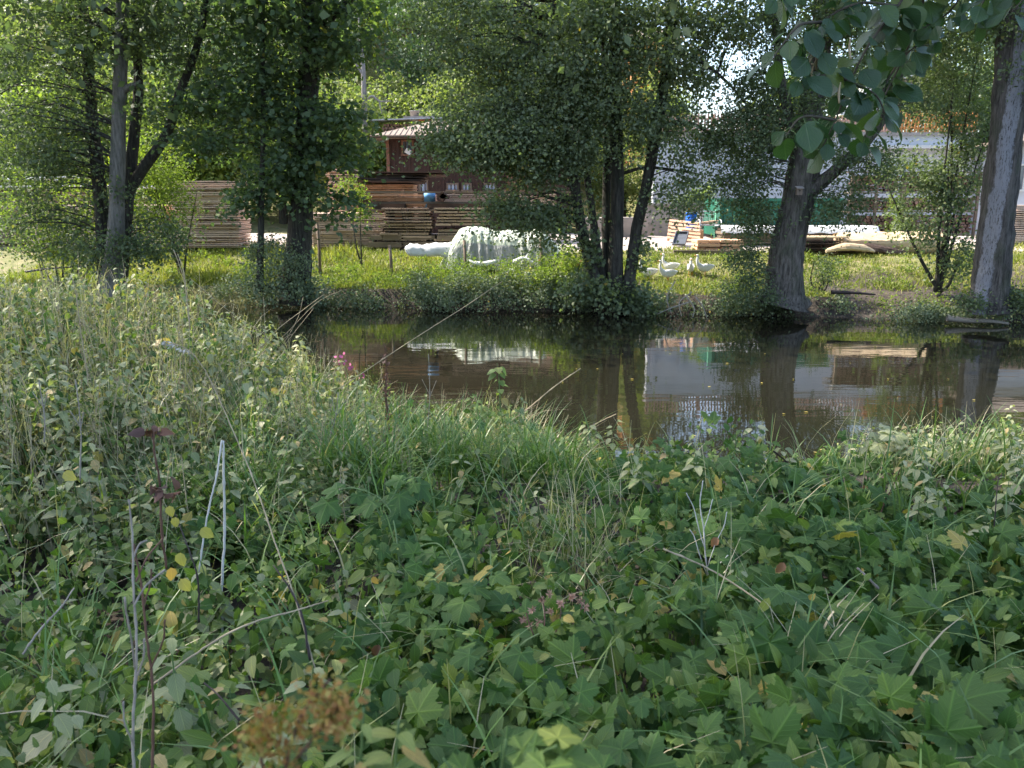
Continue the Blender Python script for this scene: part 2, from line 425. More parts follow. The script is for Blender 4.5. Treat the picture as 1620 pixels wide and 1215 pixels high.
m, nt, b = newmat('river_water'); tc = mapped(nt, (.55, 1.6, 1))
c = ramp(nt, noise(nt, .5, 3, mapped(nt)), [(.3, (.0105,.0105,.0060)), (.7, (.0165,.0155,.0095))])
nt.links.new(c, b.inputs['Base Color']); b.inputs['Roughness'].default_value = .01; b.inputs['IOR'].default_value = 1.5
b.inputs['Specular IOR Level'].default_value = .75
h = mathn(nt, 'ADD', mathn(nt, 'MULTIPLY', noise(nt, 1.2, 2, tc), 1.0), mathn(nt, 'MULTIPLY', noise(nt, 7, 3, tc), .12))
patch = mathn(nt, 'MULTIPLY', mathn(nt, 'SUBTRACT', noise(nt, .35, 2, mapped(nt, (.5, 1, 1))), .50, True), 6, True)
h = mathn(nt, 'ADD', h, mathn(nt, 'MULTIPLY', mathn(nt, 'MULTIPLY', noise(nt, 13, 2, mapped(nt, (.4, 2.0, 1))), .10), patch))
bump(nt, b, h, .05, .08); M['water'] = m
o = MB().add([(-130,6.5,0),(130,6.5,0),(130,27.5,0),(-130,27.5,0)], [(0,1,2,3)]).build('river_water', M['water'])
tag(o, 'still dark river reflecting the far bank', kind='structure')

# ------------------------------------------------------------------ trees
def path(pts):
    P = np.array([at(u, v, Y) for u, v, Y, r in pts]); R = np.array([r * ppm(Y) for u, v, Y, r in pts]); return P, R

def blobs_px(bl):
    out = []
    for u, v, Y, ru, rv, ry, n in bl:
        out.append((at(u, v, Y), np.array((ru * ppm(Y), ry, rv * ppm(Y))), n))
    return out

def crown(blobs, per=70, size=.075, clump=.42, flat=.45, tint0=0.0, rng=RG, shell=.55, quad=None, up=.9):
    """leaf clumps spread through ellipsoids -> (parts for leafmesh, clump centres)"""
    C = []
    for c, r, n in blobs:
        d = unit(rng.normal(size=(n, 3))); q = rng.random(n) ** (1 / 3.0) * (1 - shell) + shell * rng.random(n) ** .4
        C.append(c + d * q[:, None] * r)
    C = np.concatenate(C); n = len(C)
    cs = clump * rng.uniform(.55, 1.4, n)
    ct = np.clip(rng.normal(.45 + tint0, .18, n), 0, .85)
    cnt = np.maximum(6, (per * (cs / clump) ** 1.6 * rng.uniform(.6, 1.3, n)).astype(int))
    idx = np.repeat(np.arange(n), cnt); N = len(idx)
    off = rng.normal(size=(N, 3)) * cs[idx][:, None] * np.array((.62, .62, flat))
    drp = -.25 * (off[:, 0]**2 + off[:, 1]**2) / cs[idx]
    pos = C[idx] + off; pos[:, 2] += drp
    nrm = rng.normal(size=(N, 3)) * .75; nrm[:, 2] += up
    ax = rng.normal(size=(N, 3)) + off / cs[idx][:, None] * .6; ax[:, 2] -= .35
    tint = np.clip(ct[idx] + rng.normal(0, .12, N), 0, .93)
    odd = rng.random(N) < .006; tint[odd] = 1
    part = place(quad or t_quad(), pos, frames(ax, nrm), size * rng.uniform(.7, 1.35, N), tint)
    return part, C, cs

def branches(mb, stems, C, prob=.75, rng=RG, r0=.022):
    """thin limbs from the nearest stem to clump centres"""
    pts = np.concatenate([s for s, _ in stems]); rr = np.concatenate([r for _, r in stems])
    for c in C:
        if rng.random() > prob: continue
        d = pts - c; low = d[:, 2] < .1
        dist = np.linalg.norm(d * np.array((1, 1, .8)), axis=1) + np.where(low, 0, 2.5)
        k = np.argmin(dist); a = pts[k]; L = np.linalg.norm(c - a)
        if L < .15 or L > 7: continue
        mid1 = a * .6 + c * .4 + np.array((0, 0, .10 * L)) + rng.normal(0, .04 * L, 3)
        mid2 = a * .25 + c * .75 + np.array((0, 0, .07 * L)) + rng.normal(0, .05 * L, 3)
        r = min(rr[k] * .5, r0 * (.5 + .35 * L))
        mb.tube([a, mid1, mid2, c], [r, r * .65, r * .4, r * .15], 5, cap=False, smooth=2)

def tree(name, label, base, stems_px, blobs, leaf, bark, extra=(), group=None, cat='tree', **kw):
    root = empty(name, base, label, cat, group)
    tr = MB(); stems = []
    for pts in stems_px:
        P, R = path(pts) if len(pts[0]) == 4 and not isinstance(pts, tuple) else pts
        P, R = spline(P, R, 6); stems.append((P, R))
        tr.tube(P, R, 28, rough=.10)
    br_prob = kw.pop('prob', .6)
    part, C, cs = crown(blobs, **kw)
    br = MB(); branches(br, stems, C, br_prob)
    parts = [part]
    for bl, k2 in extra:
        p2, C2, _ = crown(bl, **k2); parts.append(p2); branches(br, stems, C2, .35)
    tr.build('trunk', bark, root, smooth=True, origin=base)
    if br.n: br.build('branches', bark if bark is not M['barkgrey'] else M['bark'], root, smooth=True, origin=base)
    leafmesh('crown', parts, leaf, root, origin=base)
    return root, stems

def gpt(u, Y):                    # ground point seen in column u at distance Y
    x = (u - 810) / (F * cp) * Y * .965
    return np.array((x, Y, float(ground(x, Y))))

# left group of alders: one light stem and darker ones from one foot
b0 = at(178, 470, 22.6); b0[2] = .2
tree('alder_tree', 'tall alder with a single light grey stem at the far left bank', b0,
     [[(178,478,22.4,21),(178,440,22.4,17),(181,400,22.4,14),(184,340,22.3,11.5),(188,200,22.3,10),(192,60,22.3,9),(197,-150,22.5,8),(212,-400,22.6,5)],
      [(188,150,22.3,5),(205,138,22.2,4.5),(216,134,22.1,3),(222,128,22.0,2)]],
     blobs_px([(55,60,22.2,120,90,1.2,50),(150,10,22.4,150,70,1.4,48),(60,210,22.0,90,60,1.0,40),(170,395,22.0,75,30,.6,24)]),
     M['willow'], M['barkgrey'], per=84, size=.092, clump=.46, flat=.35, up=.8, prob=.45,
     extra=[([(np.array((-10.5,21.2,10.)), np.array((5.,2.8,4.)), 110)], dict(per=40, size=.22, clump=1.0))])
b0 = b0 + np.array((-.05, .75, .1))
tree('alder_tree', 'dark alder of three crooked stems close behind the light grey stem', b0,
     [[(172,470,22.9,17),(166,400,23,12),(158,300,23,10),(147,200,23,8.5),(138,90,23,7.5),(125,-60,23.1,6),(110,-300,23.2,4)],
      [(185,470,22.9,15),(194,380,23,11),(203,300,23,9),(215,190,23.1,7.5),(219,130,23.1,6.5),(212,-20,23.1,5.5),(205,-250,23,4)],
      [(200,310,23,8),(225,268,22.9,8),(262,215,22.8,7),(284,150,22.6,6),(315,60,22.4,5),(340,-80,22.2,5),(360,-220,22.2,3)]],
     blobs_px([(55,130,22.9,120,90,1.2,44),(250,100,23.3,80,110,1.3,50),(50,250,22.8,90,70,1.2,34),(130,300,22.8,110,60,1.2,26),(290,50,22.6,90,60,1.4,32),(60,370,22.8,90,45,1.1,26),(250,380,22.6,65,38,.9,24)]),
     M['willow'], M['bark'], per=84, size=.094, clump=.46, flat=.35, up=.8, prob=.45)

# second trunk at left with thin stem beside it
b0 = at(470, 470, 22.8); b0[2] = .3
tree('maple_tree', 'dark leaved maple with one thick trunk left of the timber stacks', b0,
     [[(468,480,22.8,27),(470,430,22.8,22),(474,370,22.8,18),(480,280,22.8,16),(488,150,22.8,15),(492,30,22.8,14.5),(495,-150,22.8,14),(500,-420,22.8,7)],
      [(486,200,22.7,7),(500,245,22.6,6),(520,262,22.4,4)],
      [(490,60,22.8,8),(530,20,22.5,6),(575,-20,22.3,4)]],
     blobs_px([(400,110,22.6,85,90,1.6,38),(330,200,22.4,60,60,1.2,26),(465,140,22.3,75,110,1.3,40),(545,50,22.2,42,60,1.1,24),
               (545,215,22.3,42,52,1.1,24),(410,290,22.4,62,42,1.1,26),(520,318,22.2,38,32,.7,12),(440,10,22.6,120,55,1.8,38),(470,250,22.1,60,60,.8,24)]),
     M['maple'], M['bark'], per=52, size=.14, clump=.52, quad=t_quad(.95), flat=.22, up=1.5, prob=.4,
     extra=[([(np.array((-5.6,21.4,10.5)), np.array((4.2,2.8,4.)), 100)], dict(per=40, size=.24, clump=1.0))])

b0 = at(412, 455, 22.0); b0[2] = .35
tree('young_tree', 'thin straight young tree just left of the thick maple trunk', b0,
     [[(411,462,22,5.5),(412,400,22,5),(414,300,22,4.2),(417,180,22,3.6),(415,60,22,3),(418,-60,22,2)]],
     blobs_px([(400,170,22,40,60,.7,14),(425,60,22,50,60,.8,16),(395,320,22,30,30,.5,8)]), M['maple'], M['bark'], per=60, size=.10, clump=.35, quad=t_quad(.9))

# central alder of several stems
b0 = at(968, 485, 21.6); b0[2] = .25
tree('alder_tree', 'alder of five dark stems standing at the water in the middle', b0,
     [[(975,492,21.6,15),(974,440,21.6,12),(976,360,21.5,10),(976,260,21.5,9.5),(974,150,21.6,8.5),(972,20,21.6,7.5),(965,-200,21.7,6)],
      [(955,485,21.6,11),(935,420,21.6,9),(918,350,21.6,8),(908,290,21.6,7.5),(900,240,21.6,7),(885,120,21.7,6),(870,-60,21.8,4)],
      [(964,480,21.8,9),(948,410,21.8,6.5),(936,330,21.8,5.5),(926,260,21.8,5),(920,150,21.9,5),(925,10,22,4)],
      [(988,488,21.5,11),(998,430,21.5,9),(1008,360,21.4,8.5),(1021,300,21.4,8),(1032,240,21.3,8.5),(1048,150,21.3,8),(1060,60,21.2,7.5),(1068,-60,21.1,6),(1075,-260,21,4)],
      [(968,475,21.9,8),(959,380,21.9,6.5),(960,250,22,6),(958,120,22,6),(950,-40,22,4)],
      [(1040,200,21.3,3.5),(1090,195,21.2,3),(1130,215,21.1,2),(1155,232,21.1,1.2)],
      [(1050,80,21.2,4),(1100,92,21,3),(1150,130,21,2),(1180,165,20.9,1.3)],
      [(985,274,21.6,2.6),(1020,265,21.3,2.4),(1060,268,21.2,2),(1110,276,21,1)]],
     blobs_px([(770,50,21.3,90,60,1.5,66),(850,140,21.0,110,80,1.5,96),(765,215,20.8,90,50,1.2,90),(850,215,20.9,110,60,1.2,90),(715,215,20.9,34,30,.8,14),(700,120,21.2,35,70,.9,8),
               (930,70,21.2,100,80,1.6,80),(955,190,20.9,105,70,1.3,84),(1060,60,21.0,80,60,1.4,56),(1075,200,20.9,60,60,1.1,26),
               (1075,300,21.0,42,40,.9,16),(700,10,21.5,50,40,1.2,18),(860,262,21.0,75,30,1.0,24),(825,340,21.0,62,26,.7,30),(790,310,21.0,34,20,.6,10),(900,325,21.3,30,16,.5,5),(870,372,21.2,26,14,.4,8),
               (985,15,21.5,110,40,1.6,50),(1140,25,21.2,60,40,1.2,34),(1110,110,21.0,40,34,.9,14)]),
     M['alder'], M['bark'], per=96, size=.086, clump=.46, flat=.32, up=.7, quad=t_quad(.8), prob=.45,
     extra=[(blobs_px([(935,455,21.2,40,22,.5,16),(1000,470,21.3,34,16,.4,10),(1010,400,21.3,16,25,.3,5),(930,400,21.3,20,30,.4,8)]), dict(per=90, size=.10, clump=.28, quad=t_quad(.95))),
            ([(np.array((2.4,20.6,11.)), np.array((5.2,3.,4.5)), 140)], dict(per=42, size=.22, clump=1.0))])

# leaning willow with nest box
b0 = at(1240, 462, 20.8); b0[2] = .5
willow, _ = tree('willow_tree', 'thick leaning willow trunk with a small nest box, right of the geese', b0,
     [[(1234,484,20.8,42),(1239,466,20.8,31),(1243,430,20.8,26.5),(1247,390,20.8,25),(1258,340,20.8,24),(1266,300,20.8,23.5),(1273,250,20.8,23),(1283,170,20.9,17),(1300,60,21,15),(1310,-100,21,11),(1320,-300,21,6)],
      [(1272,312,20.7,12),(1295,292,20.6,10),(1330,262,20.5,8.5),(1372,222,20.4,7.5),(1400,180,20.3,6.5),(1425,110,20.2,6),(1450,20,20.1,5),(1470,-120,20,4)],
      [(1268,262,20.8,9),(1252,200,20.7,8),(1235,120,20.6,6),(1225,20,20.6,5)],
      [(1280,486,20.5,7),(1262,470,20.6,10),(1240,440,20.7,13)]],
     blobs_px([(1200,150,20.7,40,45,1.1,30),(1215,60,20.7,36,50,1.,22),(1165,215,20.9,70,42,1.1,54),(1180,280,20.9,44,34,.9,30),(1225,190,20.7,50,60,1,34),(1205,335,20.8,26,28,.5,16),
               (1340,110,20.4,90,90,1.3,40),(1400,30,20.4,100,50,1.5,36),(1440,130,20.6,60,60,1.2,16),(1335,250,20.3,50,40,.9,18),(1330,325,20.2,42,36,.7,22),(1400,250,20.3,40,30,.7,10),
               (1270,30,20.8,90,50,1.5,24)]),
     M['willow'], M['barkmid'], per=95, size=.092, clump=.36, quad=t_quad(.5), prob=.45,
     extra=[(blobs_px([(1180,415,20.6,32,34,.6,24),(1172,458,20.4,38,22,.5,18),(1192,370,20.8,26,20,.4,9),(1222,468,20.1,20,8,.2,5)]), dict(per=90, size=.065, clump=.28)),
            ([(np.array((8.2,20.,10.5)), np.array((4.,2.8,4.)), 100)], dict(per=42, size=.22, clump=1.0))])

# big poplar at the right edge
M['poplarbark'] = barkmat('poplar_bark', (.026,.023,.021), (.125,.115,.105), plate=(.032, -.17, .17))
b0 = at(1563, 478, 19.6); b0[2] = .45
tree('poplar_tree', 'massive straight poplar trunk with a pale peeling strip of bark, far right', b0,
     [[(1563,494,19.6,33),(1564,482,19.6,31),(1566,466,19.6,27.5),(1569,440,19.6,25.5),(1576,370,19.6,24.5),(1585,280,19.6,23.5),(1593,190,19.6,22.5),(1602,80,19.6,22),(1608,0,19.6,21),(1612,-150,19.6,24),(1620,-420,19.6,15)]],
     [(np.array((13.5,20.,11.5)), np.array((4.5,4.5,4.5)), 150)], M['willow'], M['poplarbark'], per=42, size=.22, clump=1.0, prob=.2,
     extra=[(blobs_px([(1600,20,19.2,70,30,1.2,24),(1640,100,19.2,40,60,1,10)]), dict(per=90, size=.09, clump=.4)),
            (blobs_px([(1535,478,19.3,22,10,.3,8),(1612,470,19.3,22,16,.4,14)]), dict(per=70, size=.07, clump=.2))])

# small dark trees and shrubs behind the willow
def shrub(label, foot, blobs, leaf, n_st=5, group=None, name='shrub', bark=None, **kw):
    foot = np.array(foot, float)
    st = []
    for i in range(n_st):
        c, r, _ = blobs[i % len(blobs)]
        t = c + RG.normal(size=3) * r * .4
        P = np.array([foot + RG.normal(0, .05, 3) * (1, 1, 0), foot * .6 + t * .4 + RG.normal(0, .08, 3), t])
        st.append((P, np.array((.035, .022, .008)) * kw.get('rs', 1.0)))
    kw.pop('rs', None)
    return tree(name, label, foot, st, blobs, leaf, bark or M['bark'], group=group, cat='shrub' if name == 'shrub' else 'tree', **kw)

shrub('dark slender tree leaning left of the big poplar trunk', at(1485, 462, 21.6),
      blobs_px([(1500,110,22,60,80,1.2,60),(1530,215,21.8,36,45,.9,28),(1480,30,22.2,80,45,1.4,45),(1505,290,21.6,46,48,.8,34),(1470,350,21.4,62,44,.8,30),(1435,275,21.8,50,38,.8,22),(1515,400,21.4,28,34,.5,12)]),
      M['alder'], 9, name='young_tree', per=85, size=.085, clump=.36, rs=1.6)
shrub('small round bush at the foot of the willow on the grass', gpt(1300, 21.9), blobs_px([(1302,428,21.9,20,24,.35,12)]), M['willow'], 5, per=90, size=.055, clump=.22)
shrub('bright bush between the left alder and the pink timber', gpt(285, 25.6), blobs_px([(250,315,25.6,70,52,1.0,58),(240,250,25.8,60,40,1.0,34)]), M['bright'], 7, per=85, size=.08, clump=.42)
shrub('tangled bush under the far left alder', gpt(90, 24.2), blobs_px([(80,325,24.4,100,58,1.0,64),(110,390,24.,80,26,.8,22)]), M['bright'], 8, per=70, size=.08, clump=.42, rs=1.3)
shrub('yellow green sapling standing before the striped lumber', gpt(572, 25.5), blobs_px([(556,300,25.5,22,26,.4,11),(568,330,25.5,18,16,.3,6)]), M['bright'], 2, name='young_tree', per=60, size=.08, clump=.27)
shrub('ivy bush wrapped round the maple foot', at(450, 455, 22.2), blobs_px([(440,405,22.1,52,36,.6,34),(430,450,22.,55,18,.5,22),(490,455,22.1,30,18,.5,12)]), M['ivy'], 5, per=95, size=.07, clump=.30)
shrub('leafy bush right of the central alder stems', at(905, 450, 22.6), blobs_px([(905,415,22.7,40,26,.6,18),(870,440,22.4,34,14,.5,10)]), M['bright'], 5, per=80, size=.09, clump=.3)
shrub('green climber hanging between the firewood racks', gpt(1420, 29.6), blobs_px([(1418,345,29.7,10,38,.3,12),(1416,318,29.7,12,10,.3,4)]), M['bright'], 3, per=60, size=.09, clump=.25)
shrub('weeds sprouting on top of the concrete wall', at(1105, 322, 33.2), blobs_px([(1095,312,33.3,32,9,.4,12),(1120,300,33.3,10,18,.3,6)]), M['bright'], 5, per=60, size=.09, clump=.25)

# ------------------------------------------------------------------ hillside trees, copies of four kinds
def proto_tree(leaf, h, wd, tint0, n=90, bark=None, size=.19, per=80):
    bl = [(np.array((0, 0, h*.62)), np.array((wd*.5, wd*.5, h*.36)), n), (np.array((wd*.12, 0, h*.35)), np.array((wd*.42, wd*.42, h*.2)), n//3)]
    P = np.array([(0,0,-.6),(0.1,0,h*.3),(-.1,.1,h*.6),(0,0,h*.92)]); R = np.array((.2,.15,.09,.02))
    return tree('hillside_tree', 'x', (0,0,0), [(P, R)], bl, leaf, bark or M['bark'], per=per, size=size, clump=wd*.105, tint0=tint0, prob=.25)[0]
protos = [proto_tree(M['hill'], 8.5, 6.5, .25), proto_tree(M['hill'], 7, 6, .4), proto_tree(M['hilldark'], 9.5, 6, .2), proto_tree(M['bright'], 6, 5, .1, 70)]  # raised tints put the backlit yellow of the slope into the leaves
spots = [  # u, Y, kind, scale
 (-90,40,0,1.0),(10,41,1,1.1),(100,39,3,1.1),(190,41,0,1.1),(290,39.5,3,1.2),(370,41,2,1.0),(455,40,3,1.15),(540,43,1,1.0),
 (-40,48,2,1.2),(80,50,1,1.2),(200,49,3,1.4),(330,50,0,1.2),(440,49,1,1.3),(545,52,3,1.3),(625,47,1,.8),(690,50,2,1.0),(735,46,1,1.0),
 (600,58,3,1.4),(670,61,1,1.3),(760,56,2,1.2),(820,50,0,1.2),(900,52,1,1.2),(20,62,0,1.4),(160,62,1,1.4),(300,63,3,1.6),(420,62,2,1.4),(520,66,0,1.5),(615,70,1,1.6),
 (700,72,3,1.7),(800,66,0,1.5),(900,68,2,1.4),(960,48,3,1.0),(660,44,3,.62),(715,42.5,0,.65),(595,45,3,.7),
 (1020,39.5,1,.62),(985,38.5,0,.6),(1050,38,3,.5),(1290,46,2,.9),(1380,50,0,.9),(1500,44,2,.8),(1470,58,1,1.0),(1590,47,0,1.0),(1660,40,1,1.0),(1215,44,3,.75),(1560,60,2,1.1)]
kinds = ['soft green tree', 'pale green tree', 'dark bluish green tree', 'yellow green sunlit tree']
used = [False] * 4
def hilllab(u, Y, k):
    where = 'far up the slope' if Y > 57 else ('midway up the slope' if Y > 45 else 'at the foot of the slope')
    if u < 130: side = 'behind the far left alder'
    elif u < 330: side = 'behind the leaning left stems'
    elif u < 520: side = 'behind the thick maple trunk'
    elif u < 640: side = 'left of the brown shed'
    elif u < 780: side = 'above the brown shed roof'
    elif u < 1000: side = 'behind the middle alder crown'
    elif u < 1330: side = 'behind the willow'
    else: side = 'behind the right garden fence'
    return f'{kinds[k]} {where} {side}'
seen = {}
for (u, Y, k, s) in spots:
    o = protos[k] if not used[k] else copy_tree(protos[k])
    used[k] = True
    x = (u - 810) / F * Y
    if x > 6 and Y < 60: pass
    o.location = (x, Y, float(ground(x, Y))); o.rotation_euler = (0, 0, RG.uniform(0, 6.28)); o.scale = (s, s, s * RG.uniform(.9, 1.15))
    l = hilllab(u, Y, k); seen[l] = seen.get(l, 0) + 1
    if seen[l] > 1: l += ', further right'
    o['label'] = l; o['group'] = 'trees on the hillside'

# dead pale tree left of the shed
b0 = at(578, 190, 42); 
dt = empty('dead_tree', (b0[0], 42, float(ground(b0[0], 42))), 'bare pale dead tree on the slope left of the shed', 'tree')
t = MB()
P, R = path([(578,225,42,4.5),(576,150,42,4),(574,100,42,3.2),(571,60,42,2.2),(566,15,42,1)]); t.tube(P, R, 8, rough=.08, smooth=4)
for pts in ([(575,120,42,2),(560,95,42,1.5),(548,70,42,.8)], [(576,165,42,2),(588,152,41.8,1.8),(600,160,41.7,1.3),(618,160,41.6,.8)], [(600,160,41.7,1),(604,180,41.6,.6)], [(574,90,42,1.6),(584,62,42,1),(590,40,42,.6)], [(573,70,42,1.4),(556,50,42,.7)]):
    P, R = path(pts); t.tube(P, R, 6, smooth=4)
t.build('trunk', M['barkpale'], dt, smooth=True, origin=dt.location)

# ------------------------------------------------------------------ the timber yard
def ext(u0, u1, v0, v1, Y):
    """x0, x1, z bottom, z top of an upright rectangle at distance Y"""
    vm = (v0 + v1) / 2; um = (u0 + u1) / 2
    return at(u0, vm, Y)[0], at(u1, vm, Y)[0], at(um, v1, Y)[2], at(um, v0, Y)[2]

def wood(name, a, b_, zf=28, rough=.8, yf=.35):
    m, nt, b = newmat(name)
    v = mapped(nt, (.35, .35, zf * .25)); n = noise(nt, 2.2, 5, v, .6)
    n2 = noise(nt, 30, 3, mapped(nt, (.1, 1, 1)))
    c = ramp(nt, n, [(.32, a), (.68, b_)])
    c = mixc(nt, mathn(nt, 'MULTIPLY', n2, .4), c, tuple(q * .6 for q in a))
    nt.links.new(c, b.inputs['Base Color']); b.inputs['Roughness'].default_value = rough; b.inputs['Specular IOR Level'].default_value = .25
    return m
M['lumber'] = wood('fresh_lumber', (.55,.32,.19), (.80,.56,.40))
M['lumberpink'] = wood('pink_lumber', (.56,.40,.31), (.84,.65,.53))
M['lumbergrey'] = wood('weathered_lumber', (.15,.11,.08), (.50,.39,.30))
M['beam'] = wood('old_beam', (.12,.095,.07), (.26,.21,.16), 4)
M['darkboard'] = wood('dark_board', (.035,.025,.02), (.10,.07,.055), 4)
M['spacer'] = plain('spacer', (.05,.035,.028), .9, .3, 10, bmp=0)
M['slab'] = wood('pale_slab', (.50,.36,.22), (.72,.58,.40), 5)
M['white'] = plain('white_sheet', (.74,.74,.74), .5, .06, 6, bmp=.1)
M['brownpaint'] = plain('brown_paint', (.060,.034,.027), .7, .3, 8, stretch=(8,8,.4))
M['browntrim'] = plain('brown_trim', (.19,.095,.06), .7, .25, 8)
M['rooftile'] = plain('roof_tile', (.24,.19,.155), .75, .22, 14)
M['concrete'] = plain('concrete', (.30,.27,.25), .9, .22, 2.5, bmp=.3)
M['plaster'] = plain('plaster', (.49,.51,.55), .85, .08, 1.2, bmp=.1)  # bluish cast of the wall's shade put into the plaster colour
M['glass'] = plain('window_glass', (.10,.13,.16), .08, .1, 2, bmp=0, spec=.9)
M['orangewood'] = plain('orange_stain', (.52,.22,.07), .7, .2, 9, stretch=(6,6,.5))
M['pinkwood'] = plain('pink_wood', (.50,.31,.24), .75, .2, 9, stretch=(6,6,.5))
M['green'] = plain('green_paint', (.018,.115,.075), .45, .25, 3, bmp=.05, col2=(.03,.15,.10))
M['greenlit'] = plain('sunlit_green_paint', (.13,.36,.24), .5, .1, 3, bmp=0)  # paler copy of the container green, as lit from the left
M['logend'] = plain('log_end', (.24,.15,.115), .85, .45, 9, bmp=0)
M['logbark'] = plain('log_bark', (.075,.05,.04), .9, .4, 12)
M['post'] = plain('grey_post', (.17,.13,.10), .9, .3, 10, stretch=(4,4,.6))
M['bluebarrel'] = plain('blue_plastic', (.02,.13,.55), .4, .08, 3, bmp=0)
M['metal'] = plain('galvanised', (.45,.46,.47), .45, .15, 20, metal=.6, bmp=0)

def stack(label, u0, u1, v0, v1, Y, depth, mat, layer=.050, gap=.012, every=1, jit=.05, group='lumber stacks in the yard', splits=1, ends=None, gaps=.0, z0=None):
    x0, x1, z0_, z1 = ext(u0, u1, v0, v1, Y); z0 = (float(ground((x0+x1)/2, Y+depth/2)) + .07 if z0 is None else (z0_ if z0 == 'px' else z0))
    o = empty('lumber_stack', ((x0+x1)/2, Y + depth/2, z0), label, 'lumber stack', group)
    L = x1 - x0; pitch = layer + gap; n = max(1, int((z1 - z0) / pitch))
    W = L / splits
    for s in range(splits):
        bd, st = MB(), MB()
        for i in range(n):
            z = z0 + (i + .5) * pitch
            if gaps and RG.random() < gaps: continue
            a = x0 + W*s + abs(RG.normal(0, jit)); e = x0 + W*(s+1) - .03 - abs(RG.normal(0, jit)); m_ = a + (e - a) * RG.uniform(.3, .7)
            for (p, q) in (((a, m_), (m_ + .02, e)) if RG.random() < .6 else ((a, e),)):
                bd.box(((p+q)/2, Y + depth/2 + RG.normal(0, .03 + jit*.4), z + RG.normal(0, .003)), (q - p, depth, layer * RG.uniform(.6, 1)), ry=RG.normal(0, .0015))
            if i < n - 1:
                for k in range(max(3, int(W / .9))):
                    st.box((x0 + W * s + W * (k + .5) / max(3, int(W / .9)) , Y + depth/2 + .012, z + pitch/2 ), (.07, depth - .02, gap * 1.0 + layer * .12))
        bd.build('boards', mat, o, origin=o.location)
        if st.v: st.build('spacers', M['spacer'], o, origin=o.location)
    return o

GY = lambda x, y: float(ground(x, y)) + .02
def on_ground(o_lab, *a, **k): return stack(o_lab, *a, **k)

stack('tall pink stack of sawn boards seen right of the three left stems', 268, 378, 285, 362, 28.6, 1.3, M['lumberpink'], splits=1)
stack('pink stack of boards half hidden behind the far left alder', 40, 262, 322, 362, 28.4, 1.3, M['lumberpink'], splits=2)
stack('long low stack at the left edge under white sheets', -120, 205, 296, 335, 30.6, 1.4, M['lumbergrey'], splits=3, z0=GY(-14, 31))
sh = MB()
for (a, b_, v, Y) in ((-110, 60, 293, 30.5), (45, 130, 278, 31.2), (100, 215, 292, 30.5), (150, 260, 296, 30.4), (-40, 60, 281, 31.5)):
    x0, x1, z0, z1 = ext(a, b_, v, v + 4, Y); sh.box(((x0+x1)/2, Y + .6, (z0+z1)/2), (x1-x0, 1.6, .05), ry=RG.normal(0, .01))
tag(sh.build('cover_sheet', M['white'], origin=at(80, 290, 30.6)), 'white sheets lying over the long stack at the left edge', 'cover sheet')
stack('pale pink block of boards behind the maple foot', 486, 612, 334, 379, 28.5, 1.4, M['lumberpink'], splits=1)
stack('weathered uneven stack of dark boards left of the covered shape', 600, 772, 327, 362, 28.2, 1.4, M['lumbergrey'], layer=.075, gap=.03, jit=.10, splits=2, gaps=.05)
o = stack('row of big old beams on the ground beneath the weathered stack', 582, 800, 367, 385, 28.1, 1.3, M['beam'], layer=.22, gap=.02, splits=4, jit=.03)
stack('fresh orange board pile with a clean end, below the shed window', 548, 656, 289, 325, 30.6, 1.3, M['lumber'], splits=1, jit=.02)
stack('orange board pile lying in the middle of the rack', 560, 690, 306, 327, 29.3, 1.0, M['lumber'], splits=1, jit=.03, z0='px')
stack('reddish board pile right of the blue drum on the rack', 700, 880, 306, 326, 29.6, 1.1, M['lumberpink'], splits=2, jit=.03, z0='px')
stack('small pink board pile peeping above the others beside the maple leaves', 515, 560, 266, 290, 32, 1.3, M['lumberpink'])
# the long rack: rails, posts and the dark boards roofing the orange pile
rk = empty('lumber_rack', at(680, 378, 29), 'long rack of horizontal beams carrying the orange boards', 'rack')
r = MB()
for (a, b_, v0, v1, Y) in ((556, 905, 302.5, 305.5, 28.9), (560, 840, 319, 322.5, 28.9), (545, 800, 331, 334, 28.6)):
    x0, x1, z0, z1 = ext(a, b_, v0, v1, Y); r.box(((x0+x1)/2, Y+.1, (z0+z1)/2), (x1-x0, .16, z1-z0))
r.build('rail', M['beam'], rk, origin=rk.location)
for u in (562, 640, 720, 800, 880):
    x0, x1, z0, z1 = ext(u-2, u+2, 300, 379, 29.9); MB().box((x0, 30.0, (z0+z1)/2), (.10, .12, z1-z0)).build('post', M['post'], rk, origin=rk.location)
for k, (a, b_) in enumerate(((590, 640), (676, 762), (768, 806))):
    x0, x1, z0, z1 = ext(a, b_, 322, 331, 28.8); MB().box(((x0+x1)/2, 29.1, (z0+z1)/2), (x1-x0, .8, z1-z0)).build('beam', M['darkboard'], rk, origin=rk.location)
cv = MB()
for i in range(9):
    a = 545 + RG.uniform(-5, 70); b_ = a + RG.uniform(45, 95); v = 276 + i * 1.4
    x0, x1, z0, z1 = ext(a, min(b_, 712), v, v + 3, 30.5); cv.box(((x0+x1)/2, 31.2 - i*.05, (z0+z1)/2), (x1-x0, 1.4, .045), ry=RG.normal(0, .008), rx=-.03)
x0, x1, z0, z1 = ext(538, 702, 272.5, 275, 30.4); cv.box(((x0+x1)/2, 31.1, z1), (x1-x0, 1.7, .04))
tag(cv.build('board_roof', M['darkboard'], origin=at(620, 275, 31)), 'rough boards roofing the fresh orange pile', 'board cover')
